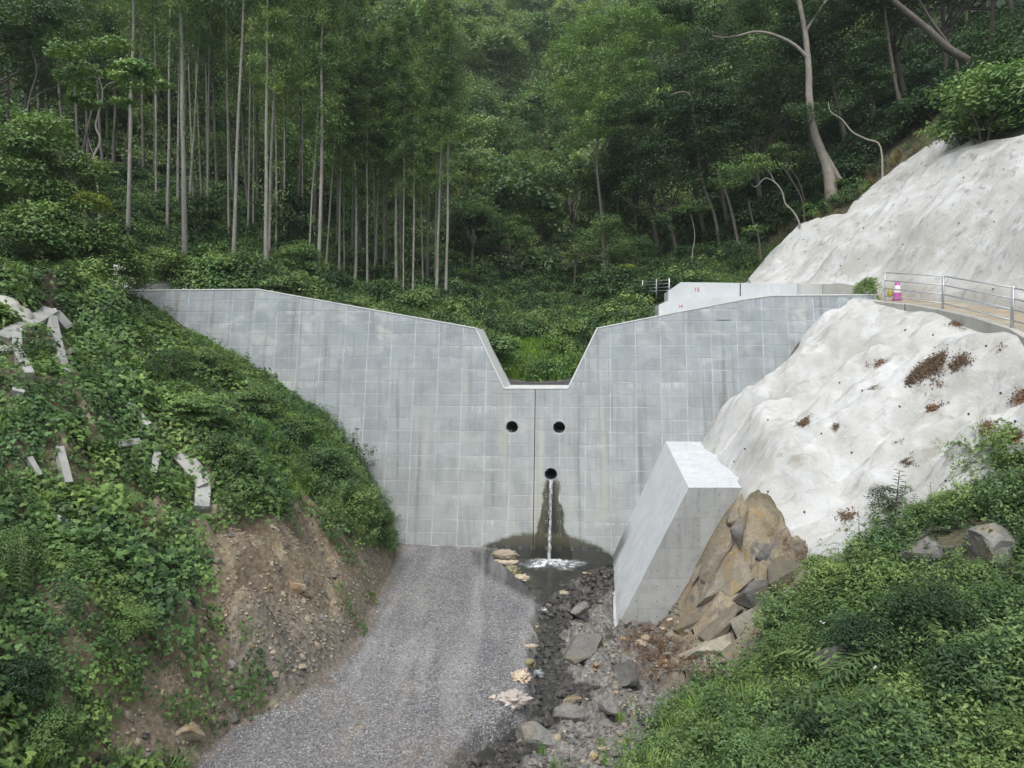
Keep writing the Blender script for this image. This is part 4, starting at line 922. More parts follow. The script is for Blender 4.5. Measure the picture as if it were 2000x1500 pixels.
def scatter(name, P, R, Sc, sources, label_kind='stuff'):
    """one object of uncountable cover: sources instanced on points with geometry nodes"""
    P = np.asarray(P, np.float32); me = bpy.data.meshes.new(name); me.vertices.add(len(P)); me.vertices.foreach_set('co', P.ravel())
    a = me.attributes.new('rot', 'FLOAT_VECTOR', 'POINT'); a.data.foreach_set('vector', np.asarray(R, np.float32).ravel())
    a = me.attributes.new('scl', 'FLOAT', 'POINT'); a.data.foreach_set('value', np.asarray(Sc, np.float32))
    o = bpy.data.objects.new(name, me); COL.objects.link(o); o['kind'] = 'stuff'
    col = bpy.data.collections.new(name + '_sources')
    for s in sources: col.objects.link(s)
    gt = bpy.data.node_groups.new(name, 'GeometryNodeTree'); gt.interface.new_socket('Geometry', in_out='INPUT', socket_type='NodeSocketGeometry'); gt.interface.new_socket('Geometry', in_out='OUTPUT', socket_type='NodeSocketGeometry')
    N = gt.nodes; Lk = gt.links.new; gi = N.new('NodeGroupInput'); go = N.new('NodeGroupOutput')
    ci = N.new('GeometryNodeCollectionInfo'); ci.inputs['Collection'].default_value = col; ci.inputs['Separate Children'].default_value = True; ci.inputs['Reset Children'].default_value = True
    m2p = N.new('GeometryNodeMeshToPoints'); ip = N.new('GeometryNodeInstanceOnPoints'); ip.inputs['Pick Instance'].default_value = True
    ri = N.new('FunctionNodeRandomValue'); ri.data_type = 'INT'; ri.inputs[4].default_value = 0; ri.inputs[5].default_value = len(sources) - 1
    nr = N.new('GeometryNodeInputNamedAttribute'); nr.data_type = 'FLOAT_VECTOR'; nr.inputs['Name'].default_value = 'rot'
    ns = N.new('GeometryNodeInputNamedAttribute'); ns.data_type = 'FLOAT'; ns.inputs['Name'].default_value = 'scl'
    e2 = N.new('FunctionNodeEulerToRotation')
    Lk(gi.outputs[0], m2p.inputs[0]); Lk(m2p.outputs[0], ip.inputs['Points']); Lk(ci.outputs[0], ip.inputs['Instance']); Lk(ri.outputs[2], ip.inputs['Instance Index'])
    Lk(nr.outputs[0], e2.inputs[0]); Lk(e2.outputs[0], ip.inputs['Rotation']); Lk(ns.outputs[0], ip.inputs['Scale']); Lk(ip.outputs[0], go.inputs[0])
    md = o.modifiers.new('scatter', 'NODES'); md.node_group = gt; return o
def normals_at(x, y, f=None):
    f = f or H; e = .12; zx = (f(x + e, y) - f(x - e, y)) / (2 * e); zy = (f(x, y + e) - f(x, y - e)) / (2 * e)
    n = np.stack([-zx, -zy, np.ones_like(zx)], -1); return n / np.linalg.norm(n, axis=1, keepdims=True)
def orient(N, r, follow):
    """euler angles that lean +Z towards the ground normal and spin at random"""
    out = np.zeros((len(N), 3))
    for i, n in enumerate(N):
        v = Vector((n[0] * follow, n[1] * follow, n[2] * follow + (1 - follow))).normalized()
        q = Vector((0, 0, 1)).rotation_difference(v) @ Quaternion((0, 0, 1), r.random() * 6.283); out[i] = q.to_euler()
    return out
def cover(name, n, box, dens, sources, follow=.8, smin=.7, smax=1.3, seed=1, f=None, lift=0.0):
    r = np.random.default_rng(seed); x = r.uniform(box[0], box[1], n); y = r.uniform(box[2], box[3], n); z = (f or H)(x, y); P = np.stack([x, y, z], 1)
    a, b = project(P); p = dens(P, a, b); k = (r.random(n) < p) & (a > -620) & (a < 2500) & (b < 1750)
    P = P[k]; N = normals_at(P[:, 0], P[:, 1], f); P = P + N * lift
    print(name, len(P)); return scatter(name, P, orient(N, r, follow), r.uniform(smin, smax, len(P)) * (1 + (.42 * vnoise(P[:, 0] * .8, P[:, 1] * .8, seed=seed) if smax > .4 else 0)), sources)

# plant sources -------------------------------------------------
def kudzu_src(seed, n=20, R=.34, L=.07, mat=None, hmax=.2):
    r = np.random.default_rng(seed); out = []
    for i in range(n):
        a = r.random() * 6.28; d = R * math.sqrt(r.random()); c = np.array([math.cos(a) * d, math.sin(a) * d, .03 + hmax * r.random() * (1 - .5 * d / R)]); N = np.array([r.normal() * .35, r.normal() * .35, 1.0]); N /= np.linalg.norm(N)
        th = r.random() * 6.28; t = r.random()
        for da in (-1.15, 0, 1.15):
            T = np.array([math.cos(th + da), math.sin(th + da), -.25]); T -= T.dot(N) * N; T /= np.linalg.norm(T); B = np.cross(N, T); l = L * (1.15 if da == 0 else .95) * (.8 + .4 * r.random()); w = l * .42
            V = np.array([c, c + T * l * .5 + B * w, c + T * l - N * l * .2, c + T * l * .5 - B * w]); out.append((V, np.array([[0, 1, 2, 3]]), np.array([t])))
    V, Q, T = join_arrays(out); return src('vine_leaves', np_mesh('vine_leaves', V, Q, mat or L_KUDZU, T))
def grass_src(seed, n=34, h=.45, R=.16, w=.008, mat=None, arch=.5):
    r = np.random.default_rng(seed); out = []
    for i in range(n):
        a = r.random() * 6.28; d = R * math.sqrt(r.random()); b = np.array([math.cos(a) * d, math.sin(a) * d, -.02]); a2 = r.random() * 6.28; o = np.array([math.cos(a2), math.sin(a2), 0]); s = np.array([-o[1], o[0], 0]) * w; hh = h * (.55 + .6 * r.random()); ar = arch * hh * (.3 + r.random())
        p = [b, b + o * ar * .25 + np.array([0, 0, hh * .55]), b + o * ar * .7 + np.array([0, 0, hh * .92]), b + o * ar * 1.15 + np.array([0, 0, hh * .9])]
        V = np.concatenate([[q - s * k, q + s * k] for q, k in zip(p, (1, .9, .6, .1))]); Q = np.array([[0, 1, 3, 2], [2, 3, 5, 4], [4, 5, 7, 6]]); out.append((V, Q, np.full(3, r.random())))
    V, Q, T = join_arrays(out); return src('grass_tuft', np_mesh('grass_tuft', V, Q, mat or L_GRASS, T))
def sprig_src(seed, n=11, h=.5, R=.22, L=.06, W_=.026, mat=None, per=16):
    r = np.random.default_rng(seed); out = []
    for i in range(n):
        a = r.random() * 6.28; d = R * math.sqrt(r.random()); b = np.array([math.cos(a) * d, math.sin(a) * d, 0]); ln = np.array([math.cos(a) * .35 + r.normal() * .15, math.sin(a) * .35 + r.normal() * .15, 1]); hh = h * (.5 + .6 * r.random()); s = r.random(per) ** .7
        P = b + ln * hh * s[:, None] + r.normal(size=(per, 3)) * .03; ou = rand_dirs(r, per); P += ou * np.array([1, 1, .3]) * L * .6
        N = np.array([0, 0, 1.0]) + ou * .6 + r.normal(size=(per, 3)) * .2; N /= np.linalg.norm(N, axis=1, keepdims=True)
        out.append(leaves(P, N, L, W_, r, np.clip(.3 + .45 * s + .3 * (r.random(per) - .5), 0, 1), .1))
        st = np.array([b, b + np.array([.004, 0, 0]), b + ln * hh + np.array([.002, 0, 0]), b + ln * hh]); out.append((st, np.array([[0, 1, 2, 3]]), np.array([.2])))
    V, Q, T = join_arrays(out); return src('leafy_weed', np_mesh('leafy_weed', V, Q, mat or L_WEED, T))
def fern_src(seed, n=8, L=.5, mat=None, ll=.1):
    r = np.random.default_rng(seed); out = []
    for i in range(n):
        a = 6.28 * i / n + r.normal() * .3; o = np.array([math.cos(a), math.sin(a), 0]); s = np.array([-o[1], o[0], 0]); l = L * (.7 + .5 * r.random()); t = r.random(); z0 = .12 + .35 * r.random()
        for q in range(9):
            u = .25 + .75 * q / 8; c = o * l * u + np.array([0, 0, z0 * l + .55 * l * u - .62 * l * u * u])
            for sg in (-1, 1):
                tip = c + s * sg * ll * (1.15 - .6 * u) + o * ll * .45 - np.array([0, 0, ll * .25]); m = (c + tip) / 2; w = o * ll * .13
                out.append((np.array([c, m + w, tip, m - w]), np.array([[0, 1, 2, 3]]), np.array([t])))
    V, Q, T = join_arrays(out); return src('pinnate_weed', np_mesh('pinnate_weed', V, Q, mat or L_WEED, T))
def bush_src(seed, R=.6, n=330, L=.11, W_=.05, mat=None, flat=.7, k=6):
    r = np.random.default_rng(seed); C = r.normal(size=(k, 3)) * R * .45; C[:, 2] = np.abs(C[:, 2]) + R * .35
    V, Q, T = cloud(r, C, np.full(k, R * .55), n // k, L, W_, flat=flat, up=.9); return src('low_bush', np_mesh('low_bush', V, Q, mat or L_WEED, T))
def rock_mesh(seed, mat, sub=2, flat=.6, cuts=11, rough=.04):
    bm = bmesh.new(); bmesh.ops.create_icosphere(bm, subdivisions=sub, radius=1); r = random.Random(seed)
    pl = []
    for k in range(cuts): v = Vector((r.gauss(0, 1), r.gauss(0, 1), r.gauss(0, 1))).normalized(); pl.append((v, .52 + .3 * r.random()))
    for v in bm.verts:
        for n, d in pl:
            e = v.co.dot(n) - d
            if e > 0: v.co -= n * e
        v.co *= 1 + rough * (mnoise.noise(v.co * 3 + Vector((seed, 0, 0))) * 2)
        v.co.z *= flat
    me = bpy.data.meshes.new('stone'); bm.to_mesh(me); bm.free(); me.materials.append(mat); return me

# ------------------------------------------------------------------ stones and gravel
GR = [src('chip', rock_mesh(i, M_ST_GRAVEL, 1, .8, 7)) for i in range(4)]
SG = [src('loose_stone', rock_mesh(i + 10, M_ST_GREY, 1, .6, 9)) for i in range(4)]; SB = [src('loose_stone', rock_mesh(i + 20, M_ST_TAN, 1, .6, 9)) for i in range(4)]; SW = [src('wet_loose_stone', rock_mesh(i + 30, M_ST_WET, 1, .6, 9)) for i in range(4)]
def track_dens(P, a, b): return (sdist(P[:, 0], P[:, 1], TRACKPOLY) > .02) * (~in_poly(a, b, [(920, 1080), (1000, 1070), (1060, 1160), (1040, 1170), (1000, 1145), (945, 1118)])) * np.clip(18 / np.maximum(P[:, 1], 1) - .35, .25, 1)
cover('gravel', 60000, (-8, 1.2, 10, 27.4), track_dens, GR, .2, .010, .026, 2, f=z_track, lift=.004)
cover('stray_stones', 420, (-8, 1.0, 10, 27), lambda P, a, b: track_dens(P, a, b) * np.maximum(.12, sstep(15.5, 13, P[:, 1]) * sstep(-3, -1.2, P[:, 0])), SG + SB, .2, .025, .075, 10, f=z_track, lift=.01)
def bed_f(x, y): return z_right(x, y)
def bed_dens(P, a, b):
    z = P[:, 2]; z = np.where(z < WATER - .02, 9, z); return ((z < -7.2) & (sdist(P[:, 0], P[:, 1], TRACKPOLY) < -.05)) * (.75 - .7 * px_in(WETBED, P, 8))
cover('bed_gravel', 16000, (-3.5, 5, 9, 26.5), bed_dens, SG + SB[:1], .3, .012, .05, 3, f=bed_f, lift=.01)
cover('bed_stones', 1700, (-2.5, 5, 9, 25.5), lambda P, a, b: bed_dens(P, a, b) * sstep(.2, 1.4, P[:, 0] + .0 * P[:, 1]) * .9, SG + SB[:2], .3, .05, .15, 4, f=bed_f, lift=.01)
cover('wet_stones', 11000, (-2, 4.0, 9, 27), lambda P, a, b: (P[:, 2] < -7.35) * (sdist(P[:, 0], P[:, 1], TRACKPOLY) < .0) * px_in(WETBED, P, 8) * (1 - .85 * in_poly(a, b, [(1000, 1080), (1200, 1080), (1198, 1106), (1145, 1120), (1112, 1148), (1070, 1164), (1030, 1152)])), SW, .3, .03, .14, 5, f=bed_f, lift=.0)
SOIL = [(560, 925), (600, 960), (640, 1050), (772, 1078), (735, 1180), (640, 1320), (500, 1400), (380, 1500), (160, 1500), (180, 1440), (250, 1370), (330, 1320), (375, 1240), (330, 1180), (330, 1110), (400, 1040), (480, 1010), (540, 1000)]
def soil_in(a, b, s=12): return sstep(-s, s, sdist(a, b, SOIL))
cover('bank_stones', 9000, (-10, -4, 10, 27.5), lambda P, a, b: soil_in(a, b, 20) * .75 * (edgeL(P[:, 1]) - P[:, 0] > -.2), SB + SG[:2], .6, .012, .055, 6, lift=.01)
cover('bank_rocks', 700, (-10, -4, 10, 27.5), lambda P, a, b: soil_in(a, b, 20) * .5 * (edgeL(P[:, 1]) - P[:, 0] > .2), SB + SG, .8, .06, .17, 9, lift=-.01)
cover('scree', 5000, (-8, -4, 12, 24), lambda P, a, b: px_in(SCREE, P, 45) * .5, SG + SB[:2], .6, .015, .06, 7, lift=.01)
cover('toe_rubble', 2500, (-8, -3.5, 10, 27.3), lambda P, a, b: sstep(.45, .1, np.abs(edgeL(P[:, 1]) - P[:, 0] - .1)) * .8, SB[:2] + SG, .5, .015, .06, 8, lift=.02)

# individual boulders
def boulder(px, py, w_px, label, mat, seed, flat=.6, rz=0.0, group=None, tilt=0.0, f=None, Yhint=None, asp=.75, name='boulder', sink=.25):
    if Yhint: c = at(px, py, Yhint)
    else: c = hit(px, py, 8, 40)
    s = w_px / F * c[1] / 2; key = (mat.name, seed, flat)
    me = rock_mesh(seed, mat, 3, flat, 10, .05); o = link(name, me); o.location = (c[0], c[1], c[2] + s * flat * (1 - 2 * sink) * .5); o.scale = (s * 1.15, s * asp * 1.15, s * 1.15); o.rotation_euler = (tilt, tilt * .5, rz)
    tag(o, label, 'rock', group); return o
TAN, GRY = M_ST_TAN, M_ST_GREY
B = [(577, 1150, 40, 'tan angular boulder at the foot of the bare soil scarp', TAN, 1), (597, 1163, 22, 'small tan stone touching the tan boulder below the soil scarp', TAN, 2), (450, 1300, 26, 'pale flat upright stone on the lower bare bank', GRY, 3), (588, 1305, 22, 'squarish tan stone at the bank foot just above the gravel', TAN, 4),
     (193, 1420, 40, 'tilted brown slab half buried at the lower left of the bank', TAN, 5), (366, 1437, 72, 'long tan boulder lying at the foot of the left bank', TAN, 6), (458, 1405, 26, 'pale stone at the edge of the grey gravel', GRY, 7), (475, 1440, 22, 'flat pale stone lying on the gravel near the left edge', TAN, 8),
     (655, 1125, 34, 'grey slanting slab in the soil beside the bank foot', GRY, 9), (632, 1160, 18, 'small white stone high on the bare soil near the gravel', GRY, 10), (420, 1095, 26, 'dark grey rock showing through the vines on the soil face', GRY, 11), (283, 1440, 26, 'dark slate rock in the soil at the lower left', M_ST_WET, 12), (198, 1487, 30, 'slate rock at the bottom left edge of the picture', M_ST_WET, 13),
     (1140, 1275, 100, 'large flat grey outcrop boulder in the middle of the stream bed', GRY, 14), (1045, 1452, 90, 'big rounded grey boulder at the bottom of the stream', GRY, 15), (1120, 1372, 46, 'tan blocky boulder beside the lower stream', TAN, 16), (1190, 1380, 60, 'grey slab boulder right of the tan blocky boulder', GRY, 17), (1112, 1402, 58, 'low grey boulder under the tan blocky boulder', GRY, 18),
     (1225, 1330, 90, 'wide slate outcrop in the dry part of the bed', GRY, 19), (1185, 1242, 36, 'grey rounded stone near the corner of the white wall', GRY, 20), (1130, 1195, 50, 'flat grey rock shelf below the pool', GRY, 21), (1100, 1160, 22, 'small brown stone at the outflow of the pool', TAN, 22), (1072, 1185, 16, 'single pale stone in the stream below the pool', GRY, 23),
     (1160, 1205, 30, 'grey stone among rubble left of the white wall', GRY, 24), (912, 1412, 20, 'pale cream stone resting on the lower gravel', TAN, 25), (880, 1397, 20, 'cream stone on the gravel, farthest from the stream', TAN, 26), (908, 1478, 40, 'pointed tan slab standing at the bottom edge beside the stream', TAN, 27), (920, 1462, 22, 'brown stone behind the pointed tan slab', TAN, 28),
     (972, 1462, 16, 'rounded grey stone in the dark water near the bottom edge', GRY, 29), (1070, 1388, 22, 'pale stone in the middle of the lower stream', GRY, 30), (1105, 1430, 20, 'rusty tan stone on the rubble near the bottom', TAN, 31), (1046, 1239, 22, 'mossy stone lodged against the gravel edge', GRY, 32), (1014, 1455, 26, 'brown flat stone beside the big rounded boulder', TAN, 33),
     (1260, 1248, 22, 'tan upright stone below the footing of the white wall', TAN, 34), (1252, 1262, 30, 'pale tan slab on the leaf litter under the wall', TAN, 35), (1320, 1298, 34, 'small tan rock at the foot of the yellow outcrop', TAN, 36)]
for i, b in enumerate(B): boulder(*b[:6], flat=.5 + .25 * ((i * 7) % 5) / 5, rz=i * 1.3, tilt=.25 * math.sin(i * 2.1), asp=.55 + .35 * ((i * 3) % 4) / 4)
boulder(1635, 1322, 84, 'grey rounded boulder peeping out of the right foreground bushes', GRY, 41, .8, sink=-.45)
boulder(1800, 1105, 90, 'weathered grey boulder under the exposed roots', GRY, 42, .75, sink=-.2); boulder(1945, 1090, 120, 'large tan-grey boulder at the right edge above the bushes', M_ST_GREY, 43, .7, sink=.05)
boulder(1462, 800, 70, 'rough pale rock shoulder between the dam face and the sprayed slope', GRY, 44, .8, Yhint=27.7); boulder(1438, 830, 50, 'lower pale rock knob against the dam face above the white wall', GRY, 45, .8, Yhint=27.75)
# fractured outcrop beside the training wall: sharp-edged slabs leaning the same way
ROCKY = stone_mat('ochre_rock', (.15, .13, .095), (.26, .235, .185), (.22, .17, .095)); ROCKD = stone_mat('stained_rock', (.09, .09, .09), (.19, .18, .165), (.15, .11, .06)); ROCKT = stone_mat('tan_rock', (.22, .2, .155), (.33, .305, .25), (.18, .155, .115))
def slab_mesh(seed, mat):
    bm = bmesh.new(); r = random.Random(seed)
    for k in range(13):
        p = Vector((r.uniform(-1, 1), r.uniform(-1, 1), r.uniform(-1, 1))); p *= .85 / max(abs(p.x), abs(p.y), abs(p.z)) ** .75
        bm.verts.new(p)
    g_ = bmesh.ops.convex_hull(bm, input=bm.verts); bmesh.ops.delete(bm, geom=[e for e in g_['geom_interior'] if isinstance(e, bmesh.types.BMVert)], context='VERTS')
    bmesh.ops.bevel(bm, geom=list(bm.edges), offset=.035, segments=1, affect='EDGES')
    bmesh.ops.triangulate(bm, faces=bm.faces); bmesh.ops.subdivide_edges(bm, edges=bm.edges, cuts=2, use_grid_fill=True)
    for v_ in bm.verts:
        q = v_.co; v_.co = q * (1 + .05 * mnoise.noise(q * 2.3 + Vector((seed, 0, 0))) + .03 * mnoise.noise(q * 6))
    me = bpy.data.meshes.new('rock_slab'); bm.to_mesh(me); bm.free(); me.materials.append(mat); return me
_oc = hit(1400, 1200, 12, 30); OC = empty('rock_outcrop', tuple(_oc), 'fractured ochre and brown rock outcrop of leaning slabs between the white wall and the mortar', 'rock')
for i, (a, b, ln, wd, ang, m_) in enumerate([
 (1400, 1085, 130, 46, 62, 0), (1440, 1010, 110, 50, 60, 0), (1462, 1040, 90, 60, 70, 1), (1500, 1075, 95, 70, 80, 1), (1440, 1120, 120, 60, 60, 0), (1390, 1160, 110, 44, 58, 2), (1480, 1150, 130, 60, 45, 1), (1530, 1115, 110, 70, 60, 0), (1580, 1120, 90, 50, 35, 2),
 (1350, 1215, 90, 40, 50, 0), (1410, 1225, 130, 55, 40, 0), (1475, 1205, 130, 50, 38, 2), (1380, 1270, 150, 44, 28, 2), (1450, 1265, 120, 40, 30, 0), (1340, 1280, 80, 40, 30, 2), (1530, 1175, 100, 44, 35, 2), (1322, 1240, 50, 30, 50, 0), (1500, 1010, 60, 40, 40, 1), (1420, 1050, 60, 30, 60, 2), (1560, 1075, 60, 34, 20, 1), (1365, 1120, 60, 24, 64, 0)]):
    c = hit(a, b, 10, 30); sx = ln / F * c[1] / 2 * 1.05; sy = wd / F * c[1] / 2 * 1.25
    n = Vector(normals_at(np.array([c[0]]), np.array([c[1]]))[0]); e1 = Vector((math.cos(rad(ang)), 0, math.sin(rad(ang)))); e1 = (e1 - n * e1.dot(n)).normalized(); e2 = n.cross(e1)
    tl = .35 * math.sin(i * 2.7); n2 = (n * math.cos(tl) + e2 * math.sin(tl)); e3 = n2.cross(e1)
    M = Matrix(((e1.x * sx, e3.x * sy, n2.x * sy * .75), (e1.y * sx, e3.y * sy, n2.y * sy * .75), (e1.z * sx, e3.z * sy, n2.z * sy * .75))).to_4x4()
    me = slab_mesh(80 + i, [ROCKY, ROCKD, ROCKT][m_]); me.transform(Matrix.Translation(Vector(c) - n * sy * .12) @ M)
    o = link('rock_slab', me, OC); o.matrix_parent_inverse = Matrix.Translation(-Vector(OC.location))

# ------------------------------------------------------------------ ground cover
KZ_ = [kudzu_src(i) for i in range(5)]; KD = [kudzu_src(10 + i, mat=L_BROAD) for i in range(3)]
GT = [grass_src(i) for i in range(3)]; GD = [grass_src(5 + i, mat=L_DRY, n=26) for i in range(2)]; GW = [grass_src(8 + i, mat=L_WEED, h=.4, n=30, w=.01) for i in range(2)]
SP = [sprig_src(i) for i in range(4)]; SPB = [sprig_src(10 + i, n=14, h=.7, R=.3, L=.078, W_=.034, per=18) for i in range(3)]; SPD = [sprig_src(20 + i, h=.6, R=.3, L=.09, W_=.04, mat=L_BROAD) for i in range(3)]
FN = [fern_src(i) for i in range(3)]; FND = [fern_src(5 + i, L=.7, ll=.13, mat=L_BROAD) for i in range(2)]
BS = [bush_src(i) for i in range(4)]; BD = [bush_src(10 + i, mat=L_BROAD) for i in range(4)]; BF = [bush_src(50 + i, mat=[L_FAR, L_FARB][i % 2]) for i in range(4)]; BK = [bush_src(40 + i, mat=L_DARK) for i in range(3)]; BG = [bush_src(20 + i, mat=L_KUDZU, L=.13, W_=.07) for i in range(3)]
patch = lambda P, f, s, lo, hi: sstep(lo, hi, fbm(P[:, 0] * f, P[:, 1] * f, P[:, 2] * f, seed=s, oct=3))
BRIGHT = [(500, 840), (560, 830), (640, 870), (640, 950), (590, 960), (540, 1000), (505, 930)]
HAZEL = [(0, 980), (150, 960), (330, 1000), (420, 1030), (320, 1090), (120, 1130), (0, 1120)]
FRAMES_KEEP = []       # pixel polygons of the bare concrete beams, filled in below
BEAMS = [ # visible pieces of the concrete lattice: centre line and width in pixels
 ([(0, 668), (55, 640), (98, 612)], 26), ([(98, 612), (130, 645)], 24), ([(96, 618), (104, 665), (122, 735)], 16), ([(0, 688), (40, 690)], 15), ([(36, 640), (32, 690), (58, 742)], 17), ([(8, 655), (36, 650)], 14),
 ([(130, 690), (146, 692)], 10), ([(18, 772), (42, 778)], 12), ([(112, 880), (130, 950)], 14), ([(52, 900), (72, 935)], 10), ([(246, 795), (285, 838)], 19), ([(224, 874), (266, 868)], 14), ([(302, 892), (293, 932)], 13),
 ([(345, 892), (375, 925), (395, 955)], 22), ([(395, 945), (392, 1000)], 26), ([(378, 905), (408, 945), (404, 1000)], 16), ([(100, 1015), (130, 1030)], 10), ([(170, 1090), (182, 1100)], 8)]
def beam_clear(a, b):
    r = np.zeros(np.shape(a))
    for q_, (pl, w) in enumerate(BEAMS):
        ex = 6 if q_ < 6 else 0
        for (x0, y0), (x1, y1) in zip(pl[:-1], pl[1:]):
            dx, dy = x1 - x0, y1 - y0; t = np.clip(((a - x0) * dx + (b - y0) * dy) / (dx * dx + dy * dy), 0, 1)
            d = np.hypot(a - x0 - t * dx, b - y0 - t * dy); r = np.maximum(r, sstep(w * .5 + 10 + ex, w * .5 + 1 + ex, d))
    return 1 - r
LBOX = (-24, -3.8, 6.5, 29.6)
def left_on(P): return (edgeL(P[:, 1]) - P[:, 0] > .1) & ((P[:, 1] + AX * P[:, 0] - BAT * P[:, 2] < Y0 - .1) | (P[:, 0] < -18.6))
def vines_d(P, a, b):
    s = soil_in(a, b, 14); stripes = sstep(.1, .3, vnoise(P[:, 0] * .5 + P[:, 2] * .3, P[:, 1] * 1.15, seed=81) + .2 * vnoise(P[:, 0] * 2, P[:, 1] * 2, seed=82))
    d = (1 - s) * (.45 + .55 * patch(P, .9, 83, -.6, .1)) + s * stripes * .34
    up = sstep(560, 480, a + .0 * b) ; return left_on(P) * d * beam_clear(a, b) * np.where(a > 560, .35, 1)
cover('kudzu_vines', 23500, LBOX, vines_d, KZ_ + KD[:1], .9, .75, 1.35, 101, lift=.04)
cover('weed_cover', 11000, LBOX, lambda P, a, b: left_on(P) * (1 - soil_in(a, b, 10)) * beam_clear(a, b) * np.maximum(patch(P, .7, 84, -.1, .5) * .35, sstep(430, 560, a + .25 * (b - 700)) * .9), SP + SPD, .5, .5, 1.0, 102)
cover('dark_undergrowth', 3500, LBOX, lambda P, a, b: left_on(P) * (1 - soil_in(a, b, 25)) * beam_clear(a, b) * patch(P, .8, 85, .15, .6) * .7 * (b < 1000), SPD + KD, .6, .8, 1.4, 103)
cover('bright_grass', 2600, (-11, -4.5, 16, 28), lambda P, a, b: left_on(P) * px_in(BRIGHT, P, 22) * .95, GT, .4, .7, 1.1, 104)
cover('slope_grass', 7000, LBOX, lambda P, a, b: left_on(P) * (1 - soil_in(a, b, 6)) * beam_clear(a, b) * (np.maximum(px_in([(380, 650), (560, 760), (640, 830), (480, 800), (360, 720)], P, 30) * .7, patch(P, .6, 86, .25, .6) * .25) + .3 * px_in(HAZEL, P, 20)), GW + GT[:1], .4, .6, 1.1, 105)
cover('dry_grass', 700, LBOX, lambda P, a, b: left_on(P) * np.maximum(px_in([(60, 1330), (150, 1300), (220, 1360), (200, 1500), (60, 1500)], P, 20) * .5, px_in([(560, 940), (650, 990), (690, 1050), (640, 1040)], P, 15) * .4) + .25 * px_in([(310, 620), (350, 600), (430, 680), (400, 690)], P, 8) * left_on(P), GD, .5, .5, .9, 106)
cover('pale_ferns', 900, LBOX, lambda P, a, b: left_on(P) * np.maximum(px_in(HAZEL, P, 22) * .85, .05 * (1 - soil_in(a, b, 10))), FN + KZ_[:2], .6, .7, 1.1, 107)
# right foreground mound
MOUND = [(1225, 1520), (1290, 1420), (1370, 1350), (1480, 1310), (1510, 1230), (1550, 1180), (1600, 1130), (1680, 1085), (1740, 1060), (1830, 1010), (1900, 975), (2000, 925), (2200, 850), (2300, 1700), (1100, 1700)]
HOLES = [[(1760, 1055), (1850, 1020), (2000, 985), (2000, 1130), (1870, 1150), (1770, 1130)], [(1630, 1200), (1690, 1200), (1700, 1255), (1640, 1260)], [(1605, 1290), (1675, 1280), (1680, 1345), (1610, 1350)], [(1580, 1370), (1625, 1360), (1620, 1430), (1585, 1430)], [(1960, 1250), (2010, 1250), (2010, 1330), (1960, 1320)], [(1840, 1400), (1990, 1380), (1990, 1450), (1850, 1460)], [(1660, 990), (1760, 1000), (1750, 1040), (1700, 1070), (1640, 1080)]]
def mound(P, a, b, s=14):
    m = px_in(MOUND, P, s)
    for h in HOLES: m = m * (1 - .88 * px_in(h, P, 12))
    return m
RBOX = (1.5, 13.5, 7, 18.5); rf = z_right
cover('mound_weeds', 7000, RBOX, lambda P, a, b: mound(P, a, b) * (.12 + .8 * patch(P, .8, 91, -.35, .25)) * (.4 + .6 * (a + .3 * b > 1750)), SPB + SPD + SP[:1], .45, .6, 1.15, 111, f=rf)
cover('mound_ferns', 1900, RBOX, lambda P, a, b: mound(P, a, b) * patch(P, .55, 92, -.05, .4) * .75 * (a > 1480), FND + FN, .5, .6, 1.0, 112, f=rf)
cover('mound_vines', 4200, RBOX, lambda P, a, b: mound(P, a, b, 20) * patch(P, .6, 93, -.1, .4) * .8, KZ_[:3] + KD, .8, .7, 1.1, 113, f=rf)
cover('mound_grass', 3000, RBOX, lambda P, a, b: mound(P, a, b, 30) * np.maximum(sstep(1620, 1450, a + .0 * b) * .9, .08), GW + GT[:1], .35, .5, .95, 114, f=rf)
cover('bed_grass', 260, (-.5, 5, 10, 15.5), lambda P, a, b: np.maximum.reduce([px_in([(1190, 1395), (1222, 1395), (1222, 1425), (1190, 1425)], P, 6), .5 * px_in([(1040, 1475), (1300, 1440), (1300, 1560), (1040, 1560)], P, 14)]), GT + SP[:1], .2, .35, .6, 115, f=rf)
cover('edge_shrubs', 420, (7, 14, 12.5, 18), lambda P, a, b: px_in([(1840, 880), (1920, 860), (1990, 815), (2010, 960), (1900, 1000), (1830, 1030), (1760, 1035), (1850, 950)], P, 10) * .5, KZ_ + SPB, .5, .6, 1.0, 116, f=lambda x, y: np.maximum(z_lower(x, y), z_right(x, y)))
# behind the dam
def behind(P): return (P[:, 1] + AX * P[:, 0] > 32.05) & ~((P[:, 0] > 6.2) & (P[:, 1] < 37.5))
not_up = lambda P: sstep(.1, -.3, sdist(P[:, 0], P[:, 1], UPPER))
SPILL = [(945, 668), (1010, 655), (1105, 662), (1130, 690), (1112, 752), (990, 752)]
cover('valley_bushes', 15000, (-27, 24, 31.5, 60), lambda P, a, b: behind(P) * not_up(P) * (1 - .93 * px_in(SPILL, P, 12)) * (.25 + .6 * patch(P, .25, 95, -.5, .4)) * (b > 330) * np.where(a > 1380, .35, 1) * np.where((a > 1460) & (b < 560), .5, 1), BS[:2] + BD + BK + BG[:1], .3, .55, 1.5, 121, f=H_back)
cover('valley_weeds', 9000, (-22, 16, 31.5, 46), lambda P, a, b: behind(P) * not_up(P) * (1 - .8 * px_in(SPILL, P, 10)) * (b > 480) * .8, SPB + KZ_ + SP, .4, .8, 1.6, 122, f=H_back)
cover('valley_grass', 5000, (-3, 5, 31.6, 39), lambda P, a, b: behind(P) * px_in(SPILL, P, 16) * (1 - .85 * px_in([(1030, 722), (1112, 728), (1112, 760), (1000, 760)], P, 6)), GT, .2, .8, 1.3, 123, f=H_back)
